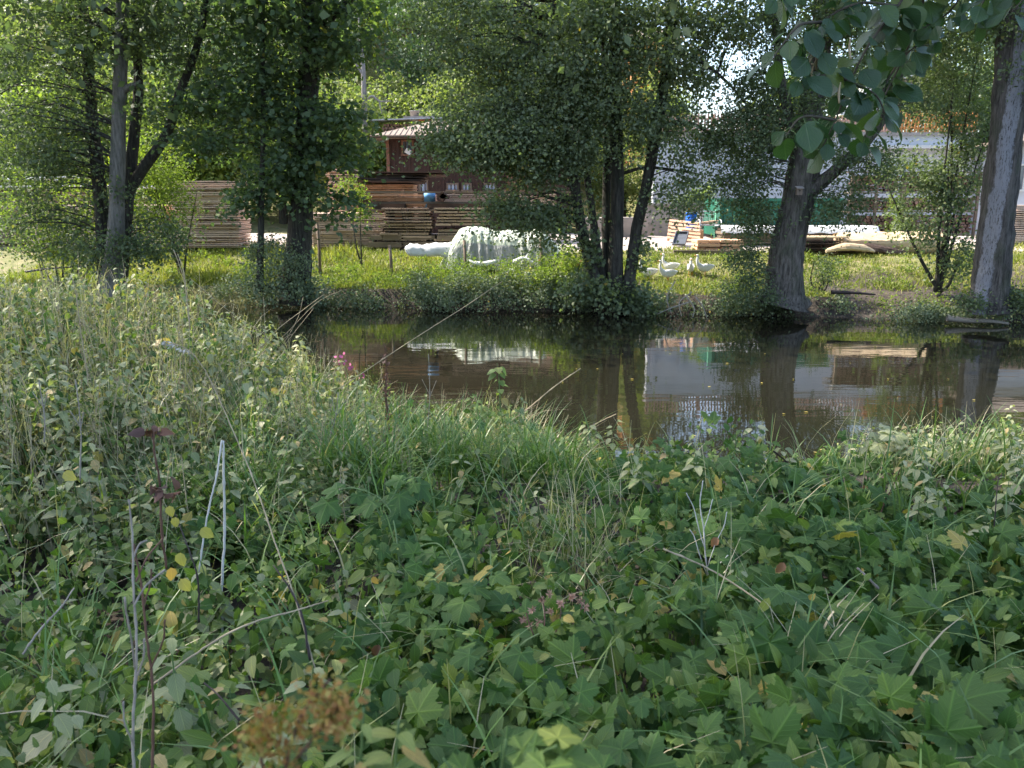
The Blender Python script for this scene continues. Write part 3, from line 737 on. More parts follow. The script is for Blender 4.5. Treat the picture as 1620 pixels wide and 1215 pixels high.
for (u, lab) in ((566, 'round dark bundle between the rails at the left'), (700, 'dark round bundle in the middle of the rack')):
    p = at(u, 312, 28.7); bb = MB()
    for k in range(9):
        a = RG.uniform(0, 6.28); q = RG.uniform(0, .14); bb.tube([p + (q*math.cos(a)*1.6, -.1, q*math.sin(a)), p + (q*math.cos(a)*1.6, .7, q*math.sin(a))], [.07, .07], 8)
    tag(bb.build('log_bundle', M['logbark'], origin=p), lab, 'log bundle')
p = at(680, 320, 29.4)
dr = MB().lathe([(.0,-.34),(.2,-.34),(.21,-.1),(.215,-.1),(.21,.1),(.215,.1),(.2,.34),(.0,.34)], (0,0,0), 18).build('blue_drum', plain('pale_blue', (.12,.33,.62), .5, .2, 6, bmp=0), smooth=True)
dr.location = Vector(p); tag(dr, 'small pale blue drum standing among the orange boards', 'drum')

# brown shed
sY = 35.6
x0, x1, zb, zt = ext(616, 905, 216, 330, sY); zb = GY(x0, sY)
shd = empty('wooden_shed', ((x0+x1)/2, sY+2.5, zb), 'two storey brown board shed with a pinkish tiled roof', 'shed')
wl = MB(); D = 5.0
wl.box(((x0+x1)/2, sY + D/2, (zb+zt)/2), (x1-x0, D, zt-zb))
wl.build('wall', M['brownpaint'], shd, origin=shd.location)
ba = MB(); nb = int((x1-x0)/.16)
for i in range(nb):
    ba.box((x0 + .08 + i*.16, sY - .016, (zb+zt)/2), (.05, .03, zt-zb-.02))
for i in range(int(D/.16)): ba.box((x0-.016, sY + .1 + i*.16, (zb+zt)/2), (.03, .05, zt-zb-.02))
ba.build('battens', M['brownpaint'], shd, origin=shd.location)
MB().box((x0-.03, sY-.03, (zb+zt)/2), (.13,.13,zt-zb+.01)).build('corner_board', M['browntrim'], shd, origin=shd.location)
ro = MB(); e = .62; rz = .85; a = (x0-e, sY-.7); b_ = (x1+e, sY+D+.5); hx = 2.3
my = (a[1]+b_[1])/2
v = [(a[0],a[1],zt),(b_[0],a[1],zt),(b_[0],b_[1],zt),(a[0],b_[1],zt),(a[0]+hx,my,zt+rz),(b_[0]-.3,my,zt+rz),
     (a[0],a[1],zt-.09),(b_[0],a[1],zt-.09),(b_[0],b_[1],zt-.09),(a[0],b_[1],zt-.09)]
ro.add(v, [(0,1,5,4),(1,2,5),(2,3,4,5),(3,0,4),(6,7,1,0),(7,8,2,1),(8,9,3,2),(9,6,0,3),(9,8,7,6)])
for i in range(int((b_[0]-a[0])/.22)):            # tile ribs running up the slope
    xx = a[0] + .1 + i*.22; fr = min(1, max(0, (xx - a[0]) / hx))
    p0 = np.array((xx, a[1]-.01, zt+.015)); p1 = np.array((xx, a[1] + (my-a[1])*fr*.97, zt + rz*fr*.97 + .015))
    if fr > .08: ro.tube([p0, p1], [.018, .018], 5)
ro.build('roof', M['rooftile'], shd, origin=shd.location)
gt = MB().tube([(a[0]-.02,a[1]-.07,zt-.05),(b_[0]+.02,a[1]-.07,zt-.05)],[.06,.06],8).build('gutter', M['darkboard'], shd, smooth=True, origin=shd.location)
def window(par, u0, u1, v0, v1, Y, frame, glass=M['glass'], cross=False, name='window'):
    x0, x1, z0, z1 = ext(u0, u1, v0, v1, Y); t = .07
    f = MB()
    f.box((x0-t/2, Y-.045, (z0+z1)/2), (t,.07,z1-z0)); f.box((x1+t/2, Y-.045, (z0+z1)/2), (t,.07,z1-z0))
    f.box(((x0+x1)/2, Y-.045, z1+t/2), (x1-x0+2*t,.08,t)); f.box(((x0+x1)/2, Y-.055, z0-t/2), (x1-x0+2*t+.06,.10,t))
    if cross: f.box(((x0+x1)/2, Y-.03, (z0+z1)/2), (.045,.05,z1-z0)); 
    w_ = f.build(name, frame, par, origin=par.location)
    g = MB().box(((x0+x1)/2, Y-.022, (z0+z1)/2), (x1-x0,.012,z1-z0)).build('pane', glass, w_, origin=par.location)
    g.location = (0,0,0)
M['whiteframe'] = plain('white_frame', (.62,.62,.60), .5, .1, 5, bmp=0)
window(shd, 638, 652, 224, 244, sY, M['browntrim'])
pn = MB().box(at(646, 240, sY-.12), (.28,.02,.2), ry=.5).build('curtain', M['white'], shd, origin=shd.location)
skyglass = plain('pale_window', (.36,.43,.54), .25, .12, 2, bmp=0)
for (a1, b1, v0, v1) in ((665,675,288,303),(709,723,292,300),(733,744,292,300),(768,783,292,300)):
    window(shd, a1, b1, v0, v1, sY, M['post'], glass=skyglass)
# vertical pale planks standing against the shed at the right
pl = MB()
for i in range(14):
    u = 800 + i*2.6; x0_, x1_, z0, z1 = ext(u, u+2, 262 + RG.uniform(0, 8), 303, 35.2); pl.box(((x0_+x1_)/2, 35.1 + RG.uniform(0,.15), (z0+z1)/2), (.055, .03, z1-z0), ry=RG.normal(0,.02), rx=-.05)
tag(pl.build('leaning_planks', M['browntrim'], origin=at(818,303,35.2)), 'row of thin reddish planks leaning on the shed wall', 'planks')

# firewood under a sheet on the slope behind the shed roof, with a tub and bricks on top
def logs(name, label, x0, x1, z0, z1, y, ln, r, n, parent=None, kind=None):
    """logs laid along Y, ends to the camera; ends and bark as one mesh with two materials"""
    m_ = MB(); k = 0; rowh = r * 1.78; rows = max(1, int((z1 - z0) / rowh)); cols = max(1, int((x1 - x0) / (2*r)))
    F0 = []
    for j in range(rows):
        for i in range(cols):
            q = r * RG.uniform(.72, 1.08); c = np.array((x0 + (i + .5 + .5*(j%2)) * 2*r + RG.normal(0, r*.1), y + RG.uniform(-.05, .05), z0 + r + j*rowh))
            if c[0] > x1: continue
            nn = 7; a = np.arange(nn)*2*math.pi/nn + RG.uniform(0, 1); rr = q * RG.uniform(.82, 1.1, nn)
            v0 = np.stack([c[0]+np.cos(a)*rr, np.full(nn, c[1]), c[2]+np.sin(a)*rr], 1); v1 = v0 + (0, ln, 0)
            F0.append(len(m_.f)); m_.add(np.concatenate([v0, v1]), [tuple(range(nn))] + [(q_, nn+q_, nn+(q_+1)%nn, (q_+1)%nn) for q_ in range(nn)])
    o = m_.build(name, M['logbark'], parent, origin=None if parent is None else parent.location)
    o.data.materials.append(M['logend'])
    for f in F0: o.data.polygons[f].material_index = 1
    if label: tag(o, label, 'firewood')
    return o
fY = 41.5
x0, x1, z0, z1 = ext(603, 690, 192, 206, fY)
fw = empty('firewood_stack', ((x0+x1)/2, fY, z0), 'firewood pile under a grey sheet above the shed roof', 'firewood stack')
logs('firewood', None, x0, x1, z0-.3, z1, fY, .5, .085, 0, fw)['kind'] = 'stuff'
MB().box(((x0+x1)/2-.1, fY+.2, z1+.08), (x1-x0+.9, 1.2, .05), ry=-.03).build('cover', plain('grey_sheet', (.40,.42,.44), .6, .2, 5), fw, origin=fw.location)
MB().box(((x0+x1)/2+.6, fY-.1, z1+.17), (1.6, .5, .10), ry=-.02).build('plank', M['concrete'], fw, origin=fw.location)
p = at(656, 184, fY); o = MB().lathe([(0,-.22),(.17,-.22),(.24,.22),(.25,.22),(.25,.25),(.2,.25),(.15,-.1),(0,-.1)], (0,0,0), 18).build('plastic_tub', plain('tub', (.42,.38,.36), .6, .1, 5, bmp=0), smooth=True); o.location = p
tag(o, 'grey pink tub upside on the covered firewood pile', 'tub')
p = at(675, 187, fY); bk = MB()
for i in range(4):
    for j in range(3): bk.box((p[0] - .3 + i*.22 + .05*(j%2), p[1], p[2] - .1 + j*.085), (.20,.12,.075))
tag(bk.build('brick_pile', plain('orange_brick', (.62,.25,.12), .85, .2, 20), origin=p), 'small orange brick pile on the covered firewood', 'bricks')

# terrace wall with picket fence, the two houses behind
tY = 35.0
x0, x1, z0, z1 = ext(1036, 1640, 214, 300, tY); zt_ = z1; g0 = GY(x0, 34)
tw = empty('terrace_wall', ((x0+x1)/2, tY+.2, g0), 'long white plastered terrace wall, bluish as in shade, below the picket fence', 'wall')
MB().box(((x0+x1)/2, tY+.35, (g0+zt_)/2 - .2), (x1-x0, .5, zt_-g0+.4)).build('wall_face', M['plaster'], tw, origin=tw.location)
MB().box(((x0+x1)/2, tY+.32, zt_+.06), (x1-x0+.1, .7, .12)).build('coping', M['concrete'], tw, origin=tw.location)
for u in (1045, 1092, 1128):
    xx = at(u, 280, tY)[0]; MB().box((xx, tY+.06, g0 + 1.35), (.18, .10, 2.7)).build('buttress', M['plaster'], tw, origin=tw.location)
xa, xb, za, zb_ = ext(1352, 1560, 228, 236, tY-.4)
MB().box(((xa+xb)/2, tY-.15, (za+zb_)/2), (xb-xa, .45, .12)).build('ledge', M['whiteframe'], tw, origin=tw.location)
def picket(label, u0, u1, v0, v1, Y, mat, grp='picket fences on the terrace'):
    x0, x1, z0, z1 = ext(u0, u1, v0, v1, Y); o = empty('picket_fence', ((x0+x1)/2, Y, z0), label, 'fence', grp)
    pk = MB(); n = int((x1-x0)/.135)
    for i in range(n):
        h = (z1-z0) * RG.uniform(.95, 1.03); xx = x0 + (i+.5)*(x1-x0)/n
        pk.box((xx, Y-.03, z0 + h/2), (.075, .022, h), ry=RG.normal(0, .008))
        pk.add([(xx-.0375,Y-.041,z0+h),(xx+.0375,Y-.041,z0+h),(xx+.0375,Y-.019,z0+h),(xx-.0375,Y-.019,z0+h),(xx,Y-.041,z0+h+.05),(xx,Y-.019,z0+h+.05)], [(0,1,4),(1,2,5,4),(2,3,5),(3,0,4,5)])
    pk.build('pickets', mat, o, origin=o.location)
    for z in (.22, .78): MB().box(((x0+x1)/2, Y, z0+(z1-z0)*z), (x1-x0, .035, .07)).build('rail', mat, o, origin=o.location)
    for i in range(int((x1-x0)/2)+1): MB().box((x0+ i*(x1-x0)/(int((x1-x0)/2)), Y+.06, z0+(z1-z0)*.5), (.09,.09,(z1-z0)*1.02)).build('post', mat, o, origin=o.location)
picket('pinkish picket fence on the terrace behind the middle trees', 1040, 1215, 181, 213, 35.3, M['pinkwood'])
picket('grey pink picket fence behind the hanging alder leaves', 1215, 1412, 185, 213, 35.3, M['pinkwood'])
picket('orange stained picket fence left of the big poplar', 1414, 1545, 178, 210, 35.3, M['orangewood'])
# steps / terraces above
st = empty('garden_steps', at(1370, 190, 40), 'white stone steps rising behind the alder leaves', 'steps')
for i in range(5):
    x0, x1, z0, z1 = ext(1332 + i*9, 1392 - i*2, 168 - i*8.5, 173 - i*8.5, 40 + i*.5); MB().box(((x0+x1)/2, 40.4+i*.5, z0 - .1), (x1-x0, .6, .3)).build('step', M['white'], st, origin=st.location)
x0, x1, z0, z1 = ext(1418, 1530, 126, 148, 44)
hw = empty('hedge_bank', ((x0+x1)/2, 44.5, z0), 'green clipped slope below the small white garden fence', 'hedge')
part, _, _ = crown([(np.array(((x0+x1)/2, 44.6, z0+.1)), np.array(((x1-x0)/2, .9, (z1-z0)*.9)), 60), (np.array(((x0+x1)/2, 43.6, z0-1.)), np.array(((x1-x0)/2, .9, 1.2)), 60)], per=70, size=.09, clump=.45)
leafmesh('foliage', [part], M['hill'], hw, origin=hw.location)
picket('small white garden fence high above the orange one', 1424, 1486, 106, 124, 45.6, M['whiteframe'])
x0, x1, z0, z1 = ext(1418, 1490, 123, 129, 45.5); tag(MB().box(((x0+x1)/2, 45.9, (z0+z1)/2-.4), (x1-x0, .8, z1-z0+.8)).build('garden_wall', M['pinkwood'], origin=at(1450,126,45.5)), 'low pink brown wall under the white garden fence', 'wall')

def house(label, u0, u1, v0, Y, D, wallm, roofm, wins, rz=1.6, name='house', vb=None):
    x0, x1, _, zt = ext(u0, u1, v0, v0+100, Y); zt = at((u0+u1)/2, v0, Y)[2]; zb = float(ground((x0+x1)/2, Y)) - .3
    if vb is not None: zb = min(zb, at(u0, vb, Y)[2])
    h = empty(name, ((x0+x1)/2, Y+D/2, zb), label, 'house')
    MB().box(((x0+x1)/2, Y+D/2, (zb+zt)/2), (x1-x0, D, zt-zb)).build('wall', wallm, h, origin=h.location)
    e = .5; v = [(x0-e,Y-e,zt-.02),(x1+e,Y-e,zt-.02),(x1+e,Y+D+e,zt-.02),(x0-e,Y+D+e,zt-.02),(x0-e,Y+D/2,zt+rz),(x1+e,Y+D/2,zt+rz)]
    v2 = [(p[0],p[1],p[2]+.12) for p in v]
    MB().add(v+v2, [(0,3,4),(1,5,2),(6,10,9),(7,8,11),(6,7,11,10),(8,9,10,11),(0,1,7,6),(2,3,9,8),(0,4,5,1),(4,3,2,5),(0,6,10,4),(4,10,9,3),(1,5,11,7),(5,2,8,11)]).build('roof', roofm, h, origin=h.location)
    for q in wins: window(h, *q, Y, M['whiteframe'], cross=True)
    return h
house('orange plastered house glimpsed behind the middle alder', 1002, 1062, 66, 44, 5, plain('orange_plaster', (.55,.24,.10), .9, .15, 3), M['rooftile'], [(1010,1022,95,118),(1036,1048,95,118)], vb=190, rz=1.0)
house('pale house at the right edge behind the poplar', 1592, 1700, 228, 33.0, 1.8, M['plaster'], M['rooftile'], [(1604,1618,262,300)], rz=.8)

# orange autumn climber on the house
shrub('orange autumn climber in front of the orange house', at(1040, 185, 43.5), blobs_px([(1030,100,43.3,26,38,.6,16),(1062,110,43.4,10,34,.5,8)]), M['autumn'], 4, per=60, size=.13, clump=.5)

# concrete retaining wall
x0, x1, z0, z1 = ext(1020, 1175, 325, 380, 32.3); z0 = GY(x0, 32.3)-.1
cw = empty('retaining_wall', ((x0+x1)/2, 32.5, z0), 'low grey concrete retaining wall behind the blue barrel', 'wall')
for i in range(4):
    a1 = x0 + (x1-x0)*i/4; b1 = x0 + (x1-x0)*(i+1)/4
    MB().box(((a1+b1)/2, 32.5, (z0+z1)/2), (b1-a1-.02, .35, z1-z0)).build('panel', M['concrete'], cw, origin=cw.location, bevel=.015)
MB().box(((x0+x1)/2, 32.47, z1+.04), (x1-x0, .42, .08)).build('coping', M['concrete'], cw, origin=cw.location)
x0, x1, z0, z1 = ext(925, 1025, 345, 385, 31.4)
tag(MB().box(((x0+x1)/2, 31.6, (z0+z1)/2), (x1-x0, .4, z1-z0), jit=.02).build('rubble_wall', M['concrete'], origin=(x0, 31.6, z0)), 'low pale wall end behind the middle alder stems', 'wall')

# green container
cY = 29.6
x0, x1, z0, z1 = ext(1136, 1330, 314, 376, cY); z0 = GY(x0, cY)
ct = empty('green_container', ((x0+x1)/2, cY+1.1, z0), 'dark green steel container behind the white sheets', 'container')
MB().box(((x0+x1)/2, cY+1.15, (z0+z1)/2+.08), (x1-x0, 2.2, z1-z0-.16)).build('body', M['green'], ct, origin=ct.location)
rb = MB()
for i in range(13): rb.box((x0+.25+i*(x1-x0-.5)/12, cY+.03, (z0+z1)/2+.05), (.07,.05,z1-z0-.3))
rb.build('ribs', M['green'], ct, origin=ct.location)
MB().box(((x0+x1)/2, cY+.02, z1-.04), (x1-x0+.08,.14,.10)).build('top_rail', M['green'], ct, origin=ct.location)
MB().box((x0-.03, cY+.01, (z0+z1)/2), (.14,.14,z1-z0+.02)).build('lit_end_strip', M['greenlit'], ct, origin=ct.location)  # light on the container's left end, put into a paler strip
MB().box(((x0+x1)/2, cY+1.1, z0+.05), (x1-x0-.2,2.,.12)).build('base_frame', M['darkboard'], ct, origin=ct.location)

# white covered boards and lumber in front of it
x0, x1, z0, z1 = ext(1140, 1392, 358, 371, 28.2); L = x1-x0
ws = empty('covered_boards', ((x0+x1)/2, 28.7, z0), 'long flat stack topped with a bright white sheet before the green container', 'covered boards')
gx = []
nx = 60; ny = 9; V = []
for j in range(ny):
    for i in range(nx):
        x = x0 + L*i/(nx-1); y = 28.15 + 1.1*j/(ny-1); z = z1 + .012*math.sin(i*.45+j*.7) + .004*RG.normal()
        if j == 0: z = z0 + .05 + .02*math.sin(i*.9); y -= .05
        if j == 1: y = 28.15 + .02
        if i == nx-1: z -= .16; x -= .02
        V.append((x, y, z))
i = np.arange((nx-1)*(ny-1)); r_, c_ = i//(nx-1), i % (nx-1); a_ = r_*nx+c_
rawmesh('sheet', V, np.stack([a_, a_+1, a_+nx+1, a_+nx], 1), M['white'], parent=ws, origin=ws.location, smooth=True)
bd = MB(); g = GY(x0+2, 28.6)
for k in range(5): bd.box(((x0+x1)/2 + RG.normal(0,.05), 28.7, g + .05 + k*(z1-g-.06)/5), (L-.15, 1.0, (z1-g)/5-.03))
bd.build('boards', M['beam'], ws, origin=ws.location)
stack('pale low bundle of cut boards between the geese and the container', 1103, 1178, 375, 399, 26.6, .9, M['lumber'], layer=.10, gap=.015, splits=2, z0=float(ground(8, 27))+.08, jit=.01)
x0, x1, z0, z1 = ext(1066, 1180, 398, 403, 26.3); tag(MB().box(((x0+x1)/2, 26.4, GY(x0,26.4)+.05), (x1-x0, .14, .12)).build('squared_beam', M['beam'], origin=(x0, 26.4, z0)), 'dark beam lying in front of the pale bundle', 'beam')
stack('dark weathered board pile just right of the willow trunk', 1272, 1330, 378, 402, 25.6, .9, M['darkboard'], layer=.05, gap=.02, jit=.09, z0=float(ground(10.5, 26))+.05)
tp = MB(); x0, x1, z0, z1 = ext(1268, 1345, 374, 378, 25.5)
for k in range(4): tp.box(((x0+x1)/2 + RG.normal(0,.08), 25.7 + k*.24, z1 - .03 + RG.normal(0,.01)), (x1-x0, .2, .035), ry=RG.normal(0,.02))
tag(tp.build('loose_planks', M['slab'], origin=(x0,25.7,z0)), 'pale loose planks on the dark board pile', 'planks')
# pale slabs: a wedge shaped heap whose broad cut faces tilt to the sky
sb = empty('sawn_log', at(1410, 400, 25.6), 'huge pale freshly sawn log lying in the sun on the yard', 'log')
x0, x1, z0, z1 = ext(1330, 1492, 379, 405, 25.8); g = GY((x0+x1)/2, 26)
n = 26; m_ = 22; V = []
for i in range(n):
    t_ = i/(n-1); x = x0 + (x1-x0)*t_; rr = .36 * (.86 + .2*t_) * (1 + .03*math.sin(i*1.3))
    for j in range(m_):
        a = 2*math.pi*j/m_; y = math.cos(a)*rr*1.3; z = math.sin(a)*rr
        if z > 0 and y < 0: z = min(z, rr * (1.05 + y / (rr*1.3) * .75))   # the flat sawn slope towards the river
        V.append((x + (.12*RG.random() if i in (0, n-1) else 0), 26.3 + y - .1*t_, g + .34 + z + .012*RG.normal()))
fs = [(i*m_+j, i*m_+(j+1) % m_, (i+1)*m_+(j+1) % m_, (i+1)*m_+j) for i in range(n-1) for j in range(m_)] + [tuple(range(m_-1,-1,-1)), tuple((n-1)*m_+j for j in range(m_))]
MB().add(V, fs).build('log_body', M['slab'], sb, origin=sb.location)
bk = MB(); P = np.array([(x0-.1, 25.85, g+.12), (x0+.7, 25.75, g+.2), (x0+1.5, 25.72, g+.1), (x0+2.1, 25.75, g+.05)])
bk.tube(P, [.10,.15,.12,.05], 10, rough=.25, smooth=5); bk.build('bark_strip', M['logbark'], sb, origin=sb.location)
p = at(1345, 392, 25.3); tag(MB().tube([p+(-.75,0,-.1), p+(-.2,-.05,.02), p+(.4,.0,-.02), p+(.8,.05,-.12)], [.06,.12,.11,.03], 10, rough=.2, smooth=5).build('bark_slab', M['slab'], origin=p), 'rounded pale bark slab in front of the big sawn log', 'wood slab')

# firewood racks
for (u0, u1, lab) in ((1345, 1424, 'roofed firewood rack of three shelves right of the willow'), (1428, 1545, 'longer firewood rack of three shelves left of the poplar')):
    rY = 30.4; x0, x1, z0, z1 = ext(u0, u1, 270, 374, rY); z0 = GY(x0, rY)
    rk = empty('firewood_rack', ((x0+x1)/2, rY+.4, z0), lab, 'firewood rack', 'firewood racks')
    lv = [at((u0+u1)/2, v, rY)[2] for v in (366, 335, 305, 272)]; lv[0] = z0 + .12
    for k in range(3):
        f = logs('firewood', None, x0+.05, x1-.05, lv[k]+.04, lv[k+1]-.1, rY+.05, .5, .065, 0, rk); f['kind'] = 'stuff'
        MB().box(((x0+x1)/2, rY+.3, lv[k]), (x1-x0+.1, .7, .05)).build('shelf', M['beam'], rk, origin=rk.location)
    MB().box(((x0+x1)/2, rY+.3, lv[3]), (x1-x0+.25, 1.1, .05), rx=.03).build('roof', M['beam'], rk, origin=rk.location)
    for xx in (x0, (x0+x1)/2, x1): MB().box((xx, rY-.02, (z0+lv[3])/2), (.09,.09,lv[3]-z0)).build('post', M['post'], rk, origin=rk.location)
stack('pinkish board stack at the right edge behind the poplar', 1600, 1690, 322, 398, 27.4, 1.2, M['lumberpink'], layer=.05, gap=.02, z0=GY(17, 27.4))

# pallet, tray, barrel, chair
pY = 28.9; x0, x1, z0, z1 = ext(1056, 1106, 355, 384, pY)
pa = empty('wooden_pallet', ((x0+x1)/2, pY, GY(x0, pY)), 'pale wooden pallet leaning back beside the blue barrel', 'pallet')
W, H = 1.15, 1.0
def pal(name, c, s): 
    o = MB().box(c, s).build(name, M['lumber'], pa); return o
for k in range(3): pal('bearer', (-W/2 + .06 + k*(W-.12)/2, 0, H/2), (.09, .09, H))
for k in range(6): pal('slat', (0, -.06, .06 + k*(H-.12)/5), (W, .022, .10))
pa.rotation_euler = (rad(-48), rad(6), rad(-10)); pa.location.z += .05
p = at(1077, 379, 28.3)
trm = MB(); trm.box((0,0,.02), (.42,.62,.03)); 
for s in (-1, 1): trm.box((s*.21,0,.06), (.03,.65,.09)); trm.box((0,s*.31,.06), (.39,.03,.09))
o = trm.build('plastic_tray', plain('dark_tray', (.07,.08,.10), .4, .2, 5, bmp=0)); o.location = p; o.rotation_euler = (rad(40), 0, rad(-25)); tag(o, 'dark grey tray leaning on the pale pallet', 'tray')
br = empty('blue_barrel', (0,0,0), 'bright blue plastic barrel behind the pallet', 'barrel')
MB().lathe([(0,0),(.19,0),(.205,.04),(.205,.18),(.215,.20),(.205,.22),(.205,.42),(.215,.44),(.205,.46),(.20,.58),(.18,.61),(0,.61)], (0,0,0), 24).build('drum', M['bluebarrel'], br, smooth=False)
MB().lathe([(0,.612),(.2,.612),(.208,.62),(.208,.655),(.2,.665),(0,.665)], (0,0,0), 24).build('lid', M['bluebarrel'], br)
p = at(1093, 360, 30.3); br.location = (p[0], 30.3, p[2]-.12)
cb = MB().box(at(1093, 371, 30.1), (.8,.6,.35)).build('wooden_crate', M['lumber'], bevel=.01); tag(cb, 'wooden crate under the blue barrel', 'crate')
ch = empty('wire_armchair', (0,0,0), 'old grey wire garden armchair piled with wood beside the green container', 'chair')
wf = MB()
fr = [(-.38,0,0),(-.38,0,.62),(-.33,.05,.80),(-.2,.1,.88),(.2,.1,.88),(.33,.05,.80),(.38,0,.62),(.38,0,0)]
wf.tube(fr, [.022]*8, 8, smooth=4); wf.tube([(-.38,-.5,0),(-.38,-.5,.55),(-.38,0,.60)], [.02]*3, 8, smooth=4); wf.tube([(.38,-.5,0),(.38,-.5,.55),(.38,0,.60)], [.02]*3, 8, smooth=4)
wf.build('frame', M['metal'], ch, smooth=True)
bk = MB()
for i in range(9): bk.tube([(-.32+i*.08, .03, .42), (-.32+i*.08, .09, .84-.25*abs(i-4)/16)], [.006]*2, 5)
for k in range(4): bk.tube([(-.35,.04,.48+k*.1),(.35,.04,.48+k*.1)], [.006]*2, 5)
bk.build('backrest', M['metal'], ch)
MB().box((0,-.24,.42), (.72,.5,.05)).build('seat', M['metal'], ch, bevel=.01)
p = at(1119, 372, 29.6); ch.location = (p[0], 29.7, p[2]-.05)
for k in range(3):
    o = MB().box((0,0,0), (.55+.1*k,.12,.035)).build('short_board', M['lumber']); o.location = (p[0]-.02*k, 29.45, p[2]+.40+.04*k); o.rotation_euler = (0, rad(4-5*k), rad(8*k-6))
    tag(o, ('lowest','middle','topmost')[k] + ' short board on the seat of the wire armchair', 'board', 'boards on the armchair')

# covered shape (car or boat) under a pale sheet
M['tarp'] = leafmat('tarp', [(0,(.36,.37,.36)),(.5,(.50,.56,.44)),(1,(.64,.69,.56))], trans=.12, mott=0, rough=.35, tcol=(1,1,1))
tb = at(790, 420, 25.3)
tar = empty('covered_vehicle', tb, 'vehicle wrapped in a crumpled pale green sheet on the meadow edge', 'covered vehicle')
nx, ny = 150, 60
x0, x1, z0, z1 = ext(690, 888, 350, 420, 25.3); V = []; T = []
def tprof(s):                      # outline height along the length
    return (sstep(-.04, .22, s) * .93 + .05 * math.sin(s * 7.5) + .02 * math.sin(s * 23)) * (1 - .42 * sstep(.82, 1.0, s))
gz = float(ground((x0+x1)/2, 25.5)) - .03
H = (z1 - gz) * .93
nx, ny = 300, 110
wv = [(RG.uniform(2, 26), RG.uniform(-14, 14), RG.uniform(0, 6.28)) for _ in range(22)]
def crease(a, b):
    a2 = a + .10 * math.sin(b * 5 + a * 2) + .06 * math.sin(a * 6.3); b2 = b + .12 * math.sin(a * 3.1) ; q = 0
    for fa, fb, ph in wv:
        w_ = 1 - abs(math.sin(fa * a2 + fb * b2 + ph)); q += w_ ** 3 / (4 + math.hypot(fa, fb))
    return q
for i in range(nx):
    s = i / (nx-1); x = x0 + (x1-x0) * s; h = max(.06, H * tprof(s))
    for j in range(ny):
        t = j / (ny-1) * math.pi; cyy = math.cos(t); szz = math.sin(t) ** .6
        drp = 1 - szz
        fold = (crease(s * 4, t) - .55) * .11 + drp * .05 * math.sin(s * 60 + 3 * math.sin(s * 17))
        y = tb[1] + .8 - np.sign(cyy) * abs(cyy) ** .75 * (.85 + fold) * (.6 + .4 * min(1, h)) * (1 + .25 * drp ** 2)
        z = gz + h * szz + fold * szz * (.5 + szz)
        V.append((x + (.25 * fold), y, z)); T.append(np.clip(.75 - .75 * (szz < .62) + .3 * math.sin(s*9 + t*3) * .5, 0, 1))  # lower skirt goes grey: its shade is put into the tint
i = np.arange((nx-1)*(ny-1)); r_, c_ = i//(ny-1), i % (ny-1); a_ = r_*ny+c_
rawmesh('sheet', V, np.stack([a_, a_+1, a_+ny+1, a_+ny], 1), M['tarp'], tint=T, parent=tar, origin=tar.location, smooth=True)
hd = MB(); P, R = path([(645,400,25.4,6.5),(650,397,25.4,9),(668,398,25.5,8.5),(690,396,25.6,10),(712,398,25.7,12)])
hd.tube(P, R, 14, rough=.30, smooth=5); o = hd.build('wrapped_bar', M['white'], tar, smooth=True, origin=tar.location)
for (pts, nm) in (([(842,384,24.35,1.2),(838,398,24.3,1.4),(826,416,24.3,1.6)], 'fold'), ([(735,412,24.2,3),(760,418,24.1,4),(785,414,24.1,3)], 'fold'), ([(812,416,24.2,4),(828,409,24.2,3),(845,418,24.2,3)], 'fold')):
    P, R = path(pts); MB().tube(P, R, 8, rough=.2, smooth=5).build(nm, M['white'], tar, smooth=True, origin=tar.location)

# posts of the meadow fence
for (u, v0, v1, Y, lab) in ((735,380,428,24.0,'grey fence post before the covered vehicle, left'), (856,376,432,23.9,'grey fence post before the covered vehicle, right'), (617,388,424,24.6,'short fence post in the bright grass left of the covered vehicle'), (502,352,400,25.5,'fence post just right of the maple foot')):
    a = at(u, v0, Y); g = float(ground(a[0], Y)); o = empty('fence_post', (a[0], Y, g), lab, 'fence post', 'meadow fence posts')
    t = MB(); t.tube([(a[0],Y,g-.2),(a[0]+.02,Y,(g+a[2])/2),(a[0]-.01,Y,a[2])], [.05,.047,.042], 8, rough=.08); t.build('stake', M['post'], o, origin=o.location, smooth=True)
    MB().tube([(a[0]+.0,Y-.05,a[2]-.12),(a[0]+.02,Y+.05,a[2]-.12)], [.012,.012], 6).build('staple', M['metal'], o, origin=o.location)
nb_ = at(1264, 303, 20.1)
nbx = empty('nest_box', nb_, 'tiny grey wooden nest box nailed on the willow trunk', 'nest box')
MB().box(nb_, (.13,.12,.17)).build('box', M['post'], nbx, origin=nb_, bevel=.005)
MB().box(nb_ + (0,-.02,.10), (.17,.18,.02), rx=.25).build('lid', M['concrete'], nbx, origin=nb_)
MB().tube([nb_ + (0,-.064,.02), nb_ + (0,-.0605,.02)], [.02,.02], 12).build('entrance', M['darkstem'], nbx, origin=nb_)

